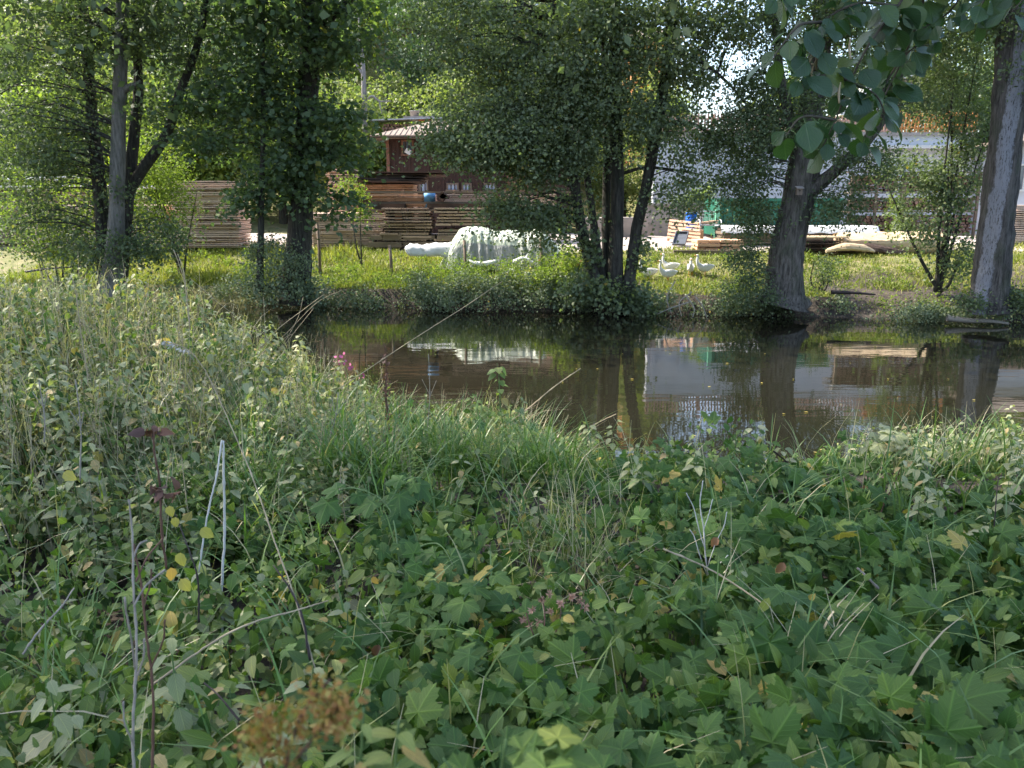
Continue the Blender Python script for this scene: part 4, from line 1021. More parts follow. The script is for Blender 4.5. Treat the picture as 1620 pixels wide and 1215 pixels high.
# ------------------------------------------------------------------ geese
M['goosewhite'] = plain('white_feathers', (.74,.73,.70), .7, .06, 25, bmp=.15)
M['goosebrown'] = plain('grey_brown_feathers', (.36,.27,.23), .7, .3, 18, bmp=.15)
M['beak'] = plain('orange_beak', (.62,.25,.05), .5, .1, 20, bmp=0)
def goose(label, x, y, rz, mat, pose, scale=1.0):
    o = empty('goose', (x, y, float(ground(x, y)) - .01), label, 'goose', 'geese on the meadow', rz); scale *= .82
    # side view profile in the X-Z plane, head towards -X
    neck = {'up': [(-.20,0,.38),(-.27,0,.47),(-.29,0,.58),(-.27,0,.68),(-.285,0,.735),(-.33,0,.74)],
            'fold': [(-.19,0,.37),(-.24,0,.44),(-.22,0,.53),(-.23,0,.60),(-.27,0,.625),(-.31,0,.62)],
            'low': [(-.22,0,.33),(-.32,0,.34),(-.40,0,.28),(-.45,0,.20),(-.47,0,.13),(-.49,0,.10)]}[pose]
    P = np.array([(.34,0,.33),(.27,0,.315),(.16,0,.30),(.02,0,.285),(-.10,0,.30)] + neck)
    R = np.array([.018,.065,.115,.145,.135,.085,.055,.042,.036,.040,.028])
    P, R = spline(P, R, 4); b_ = MB(); m = len(P); n = 16; T = unit(np.gradient(P, axis=0)); vs = []
    for i in range(m):
        a = np.array((0,1,0)); up = np.cross(T[i], a); ang = np.arange(n)*2*math.pi/n
        vs.append(P[i] + np.outer(np.cos(ang)*R[i]*(.9 if R[i] > .06 else 1), a) + np.outer(np.sin(ang)*R[i], up))
    b_.add(np.concatenate(vs), [(i*n+j, i*n+(j+1)%n, (i+1)*n+(j+1)%n, (i+1)*n+j) for i in range(m-1) for j in range(n)] + [tuple(range(n-1,-1,-1)), tuple((m-1)*n+j for j in range(n))])
    b_.build('body', mat, o, smooth=True)
    hd = np.array(neck[-1]); d = unit(np.array(neck[-1]) - np.array(neck[-2]))
    MB().tube([hd, hd + d*.04 + (0,0,-.006), hd + d*.075 + (0,0,-.014)], [.022,.017,.006], 8).build('beak', M['beak'], o, smooth=True)
    for s in (-1, 1):
        wv = MB(); V = []
        for i in range(9):
            t = i/8
            for j in range(7):
                q = (j/6 - .5); wd = .085 * math.sin(math.pi*min(1, .12 + t*.86))**.7
                V.append((-.10 + .46*t, s*(.135*math.cos(q*1.4) - .055*t*t + .004), .335 + q*2*wd + .035*t))
        wv.add(V, [(i*7+j, i*7+j+1, (i+1)*7+j+1, (i+1)*7+j) for i in range(8) for j in range(6)]); wv.build('wing', mat, o, smooth=True)
        lg = MB(); lg.tube([(.03,s*.06,.17),(.02,s*.06,.08),(.03,s*.06,.01)], [.016,.010,.010], 6)
        lg.add([(.04,s*.06-.008,.012),(-.06,s*.06-.04,.004),(-.07,s*.06,.006),(-.06,s*.06+.04,.004),(.04,s*.06+.008,.012)], [(0,1,2,3,4)]); lg.build('leg', M['beak'], o)
        e = hd - d*.015 + (0, s*.027, .008); MB().tube([e, e + (0, s*.003, 0)], [.005,.003], 6).build('eye', M['darkstem'], o)
    o.scale = (scale,)*3
    return o
def gx_(u, Y): return at(u, 435, Y)[0]
goose('white goose with an upright neck nearest the alder stems', gx_(1025,24.0), 24.0, rad(-4), M['goosewhite'], 'up')
goose('white goose in front of the middle pair, head up facing left', gx_(1056,23.7), 23.7, rad(6), M['goosewhite'], 'up')
goose('white goose standing partly behind the middle pair', gx_(1060,24.4), 24.4, rad(-10), M['goosewhite'], 'up', .97)
goose('white goose turned to the river with a folded neck', gx_(1092,24.0), 24.0, rad(78), M['goosewhite'], 'fold')
goose('rightmost white goose with its neck stretched up', gx_(1114,23.9), 23.9, rad(8), M['goosewhite'], 'up')
goose('grey brown goose between the covered vehicle and the alder', gx_(866,24.1), 24.1, rad(35), M['goosebrown'], 'up')

# ------------------------------------------------------------------ far bank growth
def meadow():
    N = 70000
    x = RG.uniform(-16, 18, N); yf = y_far(x); y = yf + .15 + RG.random(N) ** 1.1 * (27.3 + 1.9 * sstep(-3, -6, x) - yf)
    keep = fbm(x, y, 1.4, 2) + RG.normal(0, .35, N) > -.45
    bare = (x > 8.6) & (x < 12.2) & (y < yf + 1.5); keep &= ~bare | (RG.random(N) < .06)
    
    x, y = x[keep], y[keep]; N = len(x); z = ground(x, y)
    h = RG.uniform(.04, .14, N) * (1 + .9 * (fbm(x, y, .8, 5) > .25)) * (1 + .5 * (x < -2))
    ax = RG.normal(0, .35, (N, 3)); ax[:, 2] = 1; nr = RG.normal(0, 1, (N, 3)); nr[:, 2] = .2
    tv = np.array([(-.5,0,0),(.5,0,0),(.3,.6,.12),(-.05,1,.35)]); t = (tv, np.array([(0,1,2,3)]), np.array([(0,0),(1,0),(1,1),(0,1)], float))
    sc = np.stack([RG.uniform(.012, .04, N), h, h], 1)
    tint = np.clip(.35 + .35 * fbm(x, y, .7, 8) + RG.normal(0, .2, N), 0, 1)
    o = leafmesh('meadow_grass', [place(t, np.stack([x, y, z], 1), frames(ax, nr), sc, tint)], M['meadow']); o['kind'] = 'stuff'; tag(o, 'sunlit yellow green grass between the river and the yard')
    # low broad herbs in the meadow
    n = 420; x = RG.uniform(-14, 17, n); y = y_far(x) + RG.uniform(.8, 4.4, n); k = (fbm(x, y, .9, 3) > -.1) & ~((x > 8.6) & (x < 12.2) & (y < y_far(x) + 1.6))
    bl = [(np.array((a, b_, float(ground(a, b_)) + .07)), np.array((.3, .3, .10)), 3) for a, b_ in zip(x[k], y[k])]
    p, _, _ = crown(bl, per=34, size=.06, clump=.16, tint0=-.1, quad=t_quad(.8))
    o = leafmesh('meadow_herbs', [p], M['bright']); o['kind'] = 'stuff'; tag(o, 'patches of broad leaved herbs in the sunlit meadow')
meadow()
def bank():
    bl = []
    spec = [(-60,380,438,470,22.9,9),(380,520,452,484,22.9,10),(520,650,455,484,22.7,9),(640,780,436,484,22.3,22),(780,915,432,486,22.0,24),(905,960,455,488,21.8,7),
            (1000,1140,462,494,21.5,15),(1140,1330,468,500,21.1,24),(1330,1440,500,508,20.5,2),(1440,1640,488,508,20.1,16)]
    for u0, u1, v0, v1, Y, n in spec:
        v1 -= 6
        for _ in range(int(n * 1.5)):
            u = RG.uniform(u0, u1); v = RG.uniform(v0, v1); yy = Y + RG.uniform(-.35, .45) + (v1 - v) / (v1 - v0) * .5
            bl.append((at(u, v, yy), np.array((.35, .3, .2)), 4))
    p, C, _ = crown(bl, per=62, size=.058, clump=.22, tint0=-.05, quad=t_quad(.8), up=.6)
    o = leafmesh('bank_undergrowth', [p], M['ivy']); o['kind'] = 'stuff'; tag(o, 'dense dark bramble and herb growth hanging over the far waterline')
    bl = []
    for u0, u1, v0, v1, Y, n in [(520,660,418,446,23.3,10),(680,900,408,430,23.9,26),(640,920,420,452,22.9,26),(1120,1330,452,476,21.9,8),(1380,1560,465,490,21.0,9),(380,420,420,450,23.5,4)]:
        for _ in range(n): bl.append((at(RG.uniform(u0,u1), RG.uniform(v0,v1), Y+RG.uniform(-.3,.4)), np.array((.35,.3,.15)), 4))
    p, C, _ = crown(bl, per=50, size=.055, clump=.22, tint0=-.1, quad=t_quad(.7), up=.5)
    o = leafmesh('bank_herbs', [p], M['bright']); o['kind'] = 'stuff'; tag(o, 'light green herbs catching the sun along the top of the far bank')
bank()
# roots and dead sticks at the waterline
def sticks(name, label, items, mat, r=.012, cat='branch', n=5):
    b_ = MB()
    for pts in items:
        P = np.array([at(*q) for q in pts]); b_.tube(P, np.linspace(r, r*.35, len(P)), n, smooth=4, cap=False)
    o = at(*items[0][0]); return tag(b_.build(name, mat, origin=o, smooth=True), label, cat)
sticks('fallen_branch', 'bare forked sticks hanging into the water right of the central alder', [[(1068,445,21),(1055,470,20.9),(1062,496,20.8)],[(1095,462,21),(1075,478,20.8),(1078,500,20.6)],[(1100,470,20.9),(1112,485,20.7),(1118,503,20.6)],[(1085,468,20.9),(1098,486,20.7),(1096,502,20.6)],[(1090,478,20.8),(1060,488,20.7),(1040,497,20.6)]], M['greystalk'], .02)
sticks('fallen_branch', 'thin dark dead branch lying across the far left bank', [[(40,430,22.5),(80,425,22.4),(130,421,22.4),(160,417,22.4)]], M['darkstem'], .035)
sticks('driftwood', 'grey driftwood log at the waterline under the poplar', [[(1498,503,19.7),(1530,507,19.6),(1565,508,19.5),(1596,512,19.4)]], M['greystalk'], .08, 'driftwood', 8)
sticks('driftwood', 'dark log lying on the bare bank slope', [[(1315,462,21.0),(1350,463,20.9),(1385,466,20.8)]], M['darkstem'], .06, 'driftwood', 8)

# floating leaves
fl = None; k = 0
tv, tf, tuv = t_ovate(4, .6, 0, .1, .05)
for (u, v) in [(700,538),(1052,515),(945,584),(1278,525),(1130,520),(912,584),(1160,541),(1310,552),(1210,560),(1240,655),(1275,652),(1098,690),(1170,700),(1300,712),(1316,722),(1290,716),(1205,606),(1122,612),(1330,640),(1475,660),(1541,633),(1405,600),(985,560),(890,605),(1000,600),(820,560),(760,545),(850,540),(1060,560),(1380,522),(1440,528),(1150,575),(1010,545),(1255,600),(1345,575),(1420,630),(1500,600)]:
    b_ = v - 607.5; d = at(u, v, 1.0) - EYE; p = EYE + d * (3.0 / -d[2]) * .998; s = RG.uniform(.03, .06) * (1.1 if v > 600 else 1.2)
    if fl is None:
        o = fl = rawmesh('floating_leaf', tv - (0,.5,0), tf, M['yellowleaf'], tint=np.full(len(tv), .5), uv=tuv)
        tag(fl, 'small yellowed leaf floating on the dark water', 'floating leaf', 'leaves floating on the river')
    else: o = fl.copy(); COL.objects.link(o)
    o.location = (p[0], p[1], .012); o.scale = (s, s, s*.6); o.rotation_euler = (0, 0, RG.uniform(0, 6.28))

# ------------------------------------------------------------------ near bank: canopy surface through measured points
CP = [  # photo u, v, distance
 (-150,1215,1.45),(200,1215,1.40),(600,1215,1.35),(1000,1215,1.35),(1400,1215,1.30),(1800,1215,1.3),
 (-150,1050,2.0),(200,1050,1.95),(600,1050,1.95),(1000,1050,1.9),(1400,1050,1.85),(1800,1050,1.8),
 (-150,900,2.6),(200,900,2.75),(600,900,2.7),(1000,900,2.75),(1400,900,2.7),(1800,900,2.6),
 (-150,760,3.3),(200,780,3.4),(560,790,3.5),(850,790,3.9),(1080,760,4.1),(1200,740,4.1),(1320,790,4.1),(1450,800,3.9),(1800,780,3.5),
 (-200,600,4.2),(0,600,4.3),(200,620,4.4),(400,640,4.7),(560,690,4.9),(750,720,5.2),(900,740,5.4),(1050,720,5.3),(1150,664,4.7),(1290,850,4.9),(1285,800,5.4),(1420,720,4.9),(1600,720,4.6),
 (-200,500,5.2),(0,490,5.3),(200,510,5.4),(330,540,5.7),(480,590,5.9),(600,640,6.0),(780,650,6.3),(900,700,6.6),(1000,745,6.9),(1290,815,6.0),(1180,790,6.2),(1080,760,6.5),(1400,690,6.2),(1620,690,5.9),(1800,680,5.6),
 (-250,432,6.2),(0,440,6.3),(100,446,6.3),(200,455,6.4),(290,452,6.6),(370,500,6.7),(450,555,6.8),(560,600,6.9),(690,650,7.0),(800,640,7.1),(1620,672,6.5),(1500,682,6.5)]
CW = np.array([at(*c) for c in CP])
# rear edge drops to the water
rear = []
for x in np.linspace(-9, 9, 25): rear.append((x, float(y_near(x)) + .25, .12)); rear.append((x, float(y_near(x)) - .35, .12 + .35*(x < -1.5) + .15))
CW = np.concatenate([CW, np.array(rear)])
def canopy(x, y):
    x = np.atleast_1d(np.asarray(x, float)); y = np.atleast_1d(np.asarray(y, float)); out = np.empty(len(x))
    for s in range(0, len(x), 4000):
        d2 = (x[s:s+4000, None] - CW[None, :, 0])**2 + (y[s:s+4000, None] - CW[None, :, 1])**2
        wt = 1 / (d2 + .03) ** 2; out[s:s+4000] = (wt * CW[None, :, 2]).sum(1) / wt.sum(1)
    out += (.055 * fbm(x, y, 2.6, 3) + .03 * fbm(x, y, 6.5, 9)) * sstep(1.2, 2.4, y)
    return np.maximum(out, ground(x, y) + .05)

def samp(n, reg, xr=(-6.5, 6.5), yr=(1.1, 8.4)):
    """points on the near bank inside a region function of photo u and v"""
    X, Yv = [], []
    while sum(map(len, X)) < n:
        y = yr[0] + (yr[1]-yr[0]) * RG.random(n * 3) ** 1.25; x = RG.uniform(-.80, .80, n * 3) * (y + .35)
        k = (y < y_near(x) + .1)
        x, y = x[k], y[k]; z = canopy(x, y)
        # visible place in the photo, used only to mix the species patch by patch
        dx, dy, dz = x, y, z - 3.0
        dep = dy * cp - dz * sp; u = 810 + F * dx / dep; v = 607.5 - F * (dy * sp + dz * cp) / dep
        k = RG.random(len(x)) < reg(u, v, x, y) * (.30 + .70 * sstep(-.35, .15, fbm(x, y, 5.2, 12)))
        X.append(x[k]); Yv.append(y[k])
    x = np.concatenate(X)[:n]; y = np.concatenate(Yv)[:n]
    return x, y, canopy(x, y)

def patchy(x, y, s, seed, thr=0.0): return sstep(thr - .25, thr + .25, fbm(x, y, s, seed))

def sheetleaves(n, reg, tmpl, s0, s1, depth=.12, tilt=.5, lean=.45, tint=(.45, .2), odd=.02, droop=.3, xr=None):
    x, y, z = samp(n, reg)
    dz = -RG.exponential(depth, n) + RG.normal(0, .03, n)
    z = np.maximum(z + dz, ground(x, y) + .03)
    nr = RG.normal(0, tilt, (n, 3)); nr[:, 2] += 1; nr[:, 1] -= lean
    ax = RG.normal(0, 1, (n, 3)); ax[:, 1] -= .5; ax[:, 2] -= droop
    t = np.clip(RG.normal(tint[0], tint[1], n), 0, .93); t[RG.random(n) < odd] = 1.0
    sc = RG.uniform(s0, s1, n)
    return place(tmpl, np.stack([x, y, z], 1), frames(ax, nr), sc, t)

def stuff(o, label): o['kind'] = 'stuff'; return tag(o, label)

hopT = t_palm(52)
hop3 = t_palm(52, lobes=((0,1.0),(72,.72),(-72,.72),(132,.45),(-132,.45)), ring=True, wl=38)
ov = t_ovate(8, .58, .10, .25, .3); ovS = t_ovate(4, .6, 0, .25, .25); ovP = t_ovate(6, .46, 0, .3, .3)

def r_hop(u, v, x, y):
    a = sstep(430, 700, u) * sstep(640, 760, v - 0*u) ; a = a * (.25 + .75*sstep(.0, .5, fbm(x, y, 1.1, 6) + .35*sstep(900, 1250, u) + .1))
    return a * (1 - .8 * sstep(1330, 1420, u) * sstep(860, 780, v)) * (1 - .85*np.exp(-((u-900)/110)**2 - ((v-880)/70)**2))
def r_big(u, v, x, y): return sstep(980, 1250, u) * sstep(690, 800, v)
def r_left(u, v, x, y): return 1 - .92 * sstep(420, 640, u)
def r_back(u, v, x, y): return sstep(900, 720, v)
def r_any(u, v, x, y): return np.ones_like(u)
def r_nohop(u, v, x, y): return 1 - .5 * np.clip(r_hop(u, v, x, y) + r_big(u, v, x, y), 0, 1)
def r_mid(u, v, x, y): return (1 - sstep(300, 150, u) * .5) * sstep(700, 860, v)

stuff(leafmesh('hop_vines', [
    sheetleaves(3300, r_hop, hopT, .05, .110, .10, .6, .55, odd=.007),
    sheetleaves(1700, r_big, hopT, .07, .130, .08, .55, .55, (.25, .15), .006),
    sheetleaves(1500, r_hop, hop3, .05, .09, .12, .5, .5, (.55, .2), .03)], M['hop'], smooth=True), 'mass of lobed hop leaves covering the near bank')

stuff(leafmesh('low_herbs', [
    sheetleaves(10500, r_nohop, ov, .028, .062, .13, .55, .5, (.5, .25), .015),
    sheetleaves(3600, r_mid, ovP, .05, .085, .10, .5, .5, (.5, .22), .02),
    sheetleaves(19000, r_nohop, ovS, .016, .036, .25, .7, .3, (.5, .25), .02)], M['ovate'], smooth=True), 'mixed small oval leaved herbs filling the near bank')

# dark layer deeper down so that the soil hardly shows
stuff(leafmesh('lower_leaves', [sheetleaves(11000, r_any, ovS, .04, .075, .45, .6, .3, (.3, .2), .04)], M['hop']), 'shaded older leaves low in the near thicket')

def nettles():
    """upright stems with pairs of leaves in crossing ranks"""
    st = MB(); parts_pos, parts_ax, parts_n, parts_s, tint = [], [], [], [], []
    def reg(u, v, x, y): return (1 - .95 * sstep(470, 620, u)) * (.3 + .7*patchy(x, y, .9, 2, -.3)) * (.16 + .84*sstep(880, 720, v))
    def reg2(u, v, x, y): return sstep(1330, 1420, u) * sstep(860, 760, v)
    x, y, z = samp(1250, reg); x2, y2, z2 = samp(110, reg2); x = np.r_[x, x2]; y = np.r_[y, y2]; z = np.r_[z, z2]
    tops = z + RG.uniform(-.16, .10, len(x)) + .10 * fbm(x, y, 3.0, 31) + np.where(RG.random(len(x)) < .10, RG.uniform(.05, .22, len(x)), 0); pale = np.clip(RG.normal(.5, .18, len(x)), .05, .9)
    for i in range(len(x)):
        g = float(ground(x[i], y[i])); H = max(.3, tops[i] - g); ln = RG.normal(0, .10, 2); ln[1] -= .03
        P = np.array([(x[i] - ln[0]*H, y[i] - ln[1]*H, g), (x[i] - ln[0]*H*.35, y[i] - ln[1]*H*.35, g + H*.55), (x[i], y[i], g + H)])
        st.tube(P, [.0045, .0035, .0015], 4, cap=False, smooth=3)
        a0 = RG.uniform(0, 6.28); n = int(H * .85 / .045)
        for k in range(min(n, 16)):
            f = 1 - k * .042 / H
            if f < .2: break
            c = P[2] * f + P[0] * (1 - f) if f < .4 else P[2] * max(0, (f-.55)/.45) + P[1] * (1 - max(0, (f-.55)/.45))
            a = a0 + k * 1.57 + RG.normal(0, .15); s = .030 + .048 * min(1, (k + .6) / 4) * RG.uniform(.75, 1.2)
            for q in (0, math.pi):
                d = np.array((math.cos(a+q), math.sin(a+q), RG.uniform(-.75, .15)))
                parts_pos.append(c + d * np.array((1,1,.3)) * .012); parts_ax.append(d); parts_n.append((d[0]*.35 + RG.normal(0,.2), d[1]*.35 + RG.normal(0,.2), 1)); parts_s.append(s); tint.append(pale[i] + RG.normal(0, .1))
    tint = np.clip(tint, 0, .93); tint[RG.random(len(tint)) < .03] = 1
    p = place(ov, np.array(parts_pos), frames(np.array(parts_ax), np.array(parts_n)), np.array(parts_s), tint)
    stuff(leafmesh('nettles', [p], M['nettle'], smooth=True), 'pale nettles and tall herbs on the left mound and right shoulder')
    stuff(st.build('nettle_stems', M['greenstem']), 'thin upright stems of the nettles')
nettles()
M['dryweed'] = leafmat('dry_weed_leaf', [(0,(.17,.18,.09)),(.4,(.28,.26,.15)),(.75,(.38,.33,.22)),(1,(.50,.44,.34))], trans=.3, mott=0, rough=.8, spec=.2)
def dry_weeds():
    st = MB(); pos, ax, nr, sc, ti = [], [], [], [], []
    def reg(u, v, x, y): return (1 - sstep(560, 760, u)) * sstep(860, 640, v) * (.25 + .75 * patchy(x, y, 1.6, 14, -.1))
    x, y, z = samp(720, reg)
    for i in range(len(x)):
        g = float(ground(x[i], y[i])); top = z[i] + RG.uniform(-.02, .22); H = max(.3, top - g); ln = RG.normal(0, .13, 2)
        P = np.array([(x[i] - ln[0]*H, y[i] - ln[1]*H, g), (x[i], y[i], g + H*.6), (x[i] + ln[0]*H*.5, y[i] + ln[1]*H*.5, g + H)])
        P, R_ = spline(P, np.array([.004, .003, .001]), 6); st.tube(P, R_, 4, cap=False)
        m_ = int(RG.uniform(12, 40)); gray = RG.uniform(.2, .8)
        for k in range(m_):
            f = .45 + .55 * RG.random() ** .7; q = P[int(f * (len(P)-1))]; s_ = RG.uniform(.008, .026)
            pos.append(q + RG.normal(0, .016, 3)); ax.append(RG.normal(size=3) + (0, 0, .5)); nr.append(RG.normal(size=3)); sc.append(s_); ti.append(gray + RG.normal(0, .15))
    stuff(leafmesh('dry_weeds', [place(t_quad(.5), np.array(pos), frames(np.array(ax), np.array(nr)), np.array(sc), np.clip(ti, 0, 1))], M['dryweed']), 'beige withered weeds with small seed tufts on the left mound')
    stuff(st.build('dry_weed_stems', M['straw']), 'straw coloured stems of the withered weeds')
dry_weeds()

def blades(name, label, n, reg, mat, h0, h1, w0, bendr, lean, tint, zoff=-.35, segs=5, reach=.8):
    x, y, z = samp(n, reg); g = ground(x, y)
    base = np.stack([x, y, np.maximum(g, z + zoff)], 1)
    hh = RG.uniform(h0, h1, n); a = RG.uniform(0, 6.28, n); d = np.stack([np.cos(a), np.sin(a), np.zeros(n)], 1); d[:, 1] -= lean; 
    bend = RG.uniform(*bendr, n); V = np.empty((n, (segs+1)*2, 3))
    side = unit(np.cross(d, np.array((0, 0, 1.0)))) 
    for k in range(segs + 1):
        t = k / segs; c = base + np.stack([np.zeros(n)]*2 + [hh * (t - .5 * bend * t * t)], 1) + d * (hh * bend * t ** 1.8 * reach)[:, None]
        wd = w0 * (1 - t ** 2.2) * RG.uniform(.8, 1.2, n) + .0006
        V[:, 2*k] = c - side * wd[:, None]; V[:, 2*k+1] = c + side * wd[:, None]
    f = np.array([(2*k, 2*k+1, 2*k+3, 2*k+2) for k in range(segs)])
    Fc = (f[None] + (np.arange(n) * (segs+1)*2)[:, None, None]).reshape(-1, 4)
    tt = np.clip(RG.normal(tint[0], tint[1], n), 0, 1)
    uv = np.tile(np.array([(0, k/segs) if s == 0 else (1, k/segs) for k in range(segs+1) for s in (0, 1)], float), (n, 1))
    return stuff(rawmesh(name, V.reshape(-1, 3), Fc, mat, np.repeat(tt, (segs+1)*2), uv, smooth=True), label)
def r_grass(u, v, x, y):
    a = np.exp(-((u-400)/150)**2 - ((v-700)/85)**2) + .7*np.exp(-((u-620)/110)**2 - ((v-720)/60)**2) + .6*np.exp(-((u-840)/70)**2 - ((v-710)/50)**2) + .05*np.exp(-((u-1500)/150)**2-((v-760)/80)**2) + .25*np.exp(-((u-120)/90)**2-((v-1060)/90)**2)
    return np.clip(a * sstep(-.1, .35, fbm(x, y, 3.4, 21)), 0, 1)
blades('grass', 'clumps of long arching green grass left of the middle', 5200, r_grass, M['grass'], .35, .75, .0042, (.4, 1.1), .35, (.45, .22), -.42)
blades('scattered_grass', 'single green grass blades among the leaves', 1500, r_any, M['grass'], .25, .55, .0035, (.4, 1.2), .3, (.5, .25), -.2)
def r_straw(u, v, x, y): return np.clip(.55*sstep(620, 450, u)*sstep(860, 620, v) + .9*np.exp(-((u-840)/110)**2 - ((v-650)/50)**2) + .6*np.exp(-((u-560)/120)**2 - ((v-590)/40)**2) + .6*np.exp(-((u-920)/90)**2 - ((v-850)/60)**2) + .35*np.exp(-((u-1270)/90)**2 - ((v-1040)/40)**2) + .3*np.exp(-((u-1480)/120)**2 - ((v-720)/40)**2)+.02, 0, 1)
blades('dry_straw', 'dry straw coloured stalks tangled in the growth', 6200, r_straw, M['grass'], .25, .60, .0016, (.2, 1.0), .3, (.97, .03), -.28, 4)

# ------------------------------------------------------------------ single plants that stand out
def leafset(tmpl, items, mat, name, parent, origin):
    """items: position, axis, normal, scale, tint"""
    P = np.array([i[0] for i in items], float); A = np.array([i[1] for i in items], float); Nn = np.array([i[2] for i in items], float)
    return leafmesh(name, [place(tmpl, P, frames(A, Nn), np.array([i[3] for i in items]), np.array([i[4] for i in items]))], mat, parent, origin, smooth=True)
def plant(name, label, cat, stems, mat, group=None, n=6):
    """stems: lists of (u, v, Y, radius in metres)"""
    q = stems[0][0] if stems[0][0][1] > stems[0][-1][1] else stems[0][-1]
    o0 = at(*q[:3]); o = empty(name, o0, label, cat, group); P_all = []
    for s in stems:
        P = np.array([at(*p[:3]) for p in s]); R = np.array([p[3] for p in s])
        P, R = spline(P, R, 9); k_ = np.arange(len(P)); ph = RG.uniform(0, 6)
        P = P + (RG.normal(0, 1, P.shape) * .18 + np.stack([np.sin(k_*.33+ph), np.cos(k_*.27+ph)*.5, np.zeros(len(P))], 1) * .7) * R[:, None]
        R = R * (1 + .3 * (k_ % 7 == 3) + RG.normal(0, .05, len(P)))
        MB().tube(P, R, n).build('stem', mat, o, smooth=True, origin=o0); P_all.append(P)
    return o, o0, P_all

plant('bent_reed', 'bent bleached reed making a narrow upturned V in the grass', 'reed', [[(352,1010,2.55,.0045),(352,930,2.6,.0045),(354,820,2.62,.0045),(355,740,2.62,.004),(352,697,2.62,.003)], [(352,697,2.62,.003),(343,745,2.6,.003),(330,810,2.58,.003),(314,905,2.55,.0028)]], M['palestalk'])
o, o0, P = plant('arching_grass_stalk', 'tall dry grass stalk arching over with a drooping seed head at its tip', 'grass stalk', [[(500,1060,1.9,.0022),(478,985,1.95,.0022),(447,890,2.05,.0022),(412,790,2.15,.002),(372,690,2.25,.0018),(335,605,2.3,.0016),(300,556,2.3,.0014),(262,540,2.3,.0012)]], M['straw'])
its = []
for k in range(46):
    f = RG.random(); c = P[0][-1] * f + P[0][-10] * (1-f); its.append((c + RG.normal(0,.0035,3), (-1+RG.normal(0,.4), RG.normal(0,.4), -.5+RG.normal(0,.3)), RG.normal(size=3), .014, .5))
leafset(t_quad(.35), its, M['palestalk'], 'seed_head', o, o0)
o, o0, P = plant('dead_dock_stalk', 'rusty dark dead dock stalk standing up against the water', 'dead stalk', [[(617,760,5.2,.009),(615,700,5.2,.008),(612,640,5.2,.007),(611,590,5.2,.005),(609,545,5.2,.003)]], M['brownstem'])
its = []
for k in range(130):
    f = RG.random() ** .8; i = int(f * (len(P[0]) - 1)); its.append((P[0][i] + RG.normal(0, .012, 3), RG.normal(size=3), RG.normal(size=3), RG.uniform(.012, .03), RG.uniform(0, .5)))
leafset(t_quad(.8), its, M['deadleaf'], 'seed_husks', o, o0)

def dryleafplant(label, stems, heads, sz=.05, name='withered_plant'):
    o, o0, P = plant(name, label, 'dead plant', stems, M['brownstem'])
    its = []
    for (u, v, Y, n) in heads:
        c = at(u, v, Y)
        for k in range(n): its.append((c + RG.normal(0, .012, 3), np.array(RG.normal(size=3)) + (0,0,-.8), RG.normal(size=3), sz*RG.uniform(.6,1.2), RG.uniform(0, .35)))
    leafset(t_ovate(5, .7, .1, .6, .6), its, M['deadleaf'], 'withered_leaves', o, o0)
dryleafplant('withered stem with two clusters of dark purple brown curled leaves', [[(262,900,1.75,.003),(258,850,1.75,.003),(252,770,1.75,.0028),(246,720,1.75,.0025),(243,680,1.75,.002)], [(258,850,1.75,.002),(235,880,1.7,.002),(215,920,1.65,.002)]], [(246,688,1.75,7),(240,683,1.76,3),(263,780,1.75,8),(252,775,1.75,3)], .030)

def nodestalk(label, pts, mat, name='dry_stalk', twigs=(), group=None, r=.0035):
    plist = [[(u, v, Y, r*(1 - .55*k/len(pts))) for k, (u, v, Y) in enumerate(pts)]]
    for tw in twigs: plist.append([(u, v, Y, r*.55) for (u, v, Y) in tw])
    return plant(name, label, 'dry stalk', plist, mat, group)
nodestalk('pale grey dry stalk rising from the bottom left', [(212,1290,1.2),(212,1180,1.22),(214,1060,1.25),(213,950,1.28),(210,870,1.3),(203,790,1.32)], M['greystalk'], twigs=[[(213,1060,1.25),(205,1000,1.22),(198,945,1.2)],[(212,960,1.27),(232,925,1.3),(262,900,1.32)],[(212,880,1.3),(222,860,1.32),(232,855,1.33)],[(214,1080,1.25),(226,1040,1.24),(230,1010,1.24)],[(212,1180,1.22),(200,1150,1.2),(194,1110,1.2)]], r=.0030)
nodestalk('reddish brown dry stalk beside the pale grey one', [(243,1290,1.25),(242,1180,1.27),(238,1060,1.3),(228,960,1.33),(218,900,1.35),(213,860,1.36)], M['brownstem'], twigs=[[(238,1060,1.3),(258,1010,1.3),(262,980,1.3)],[(228,960,1.33),(236,930,1.35),(240,900,1.36)]], r=.003)
nodestalk('tiny whitish leafless twig plant in front of the dark hop leaves', [(1124,935,2.9),(1118,890,2.9),(1113,840,2.9),(1108,800,2.9),(1112,760,2.9)], M['palestalk'], twigs=[[(1116,870,2.9),(1104,830,2.88),(1096,800,2.88),(1086,780,2.86)],[(1119,900,2.9),(1132,860,2.9),(1146,830,2.9),(1150,810,2.9)],[(1113,840,2.9),(1122,810,2.9),(1128,790,2.9)],[(1120,915,2.9),(1108,880,2.9),(1098,850,2.9),(1092,838,2.9)],[(1130,905,2.9),(1140,890,2.9),(1152,878,2.9)]], r=.0032)
nodestalk('long thin straw stem slanting up over the water', [(536,615,4.6),(600,572,4.6),(680,520,4.6),(740,482,4.6),(795,445,4.6)], M['straw'], r=.0026)
nodestalk('straw stem slanting down to the right among dark hop leaves', [(1050,868,2.5),(1130,905,2.45),(1200,950,2.35),(1265,1005,2.25),(1325,1042,2.15)], M['straw'], r=.0032)
nodestalk('long straw stem lying over the leaves at the bottom left', [(240,1085,1.75),(330,1020,1.8),(400,985,1.85),(470,965,1.9),(520,950,1.95)], M['straw'], r=.0032)
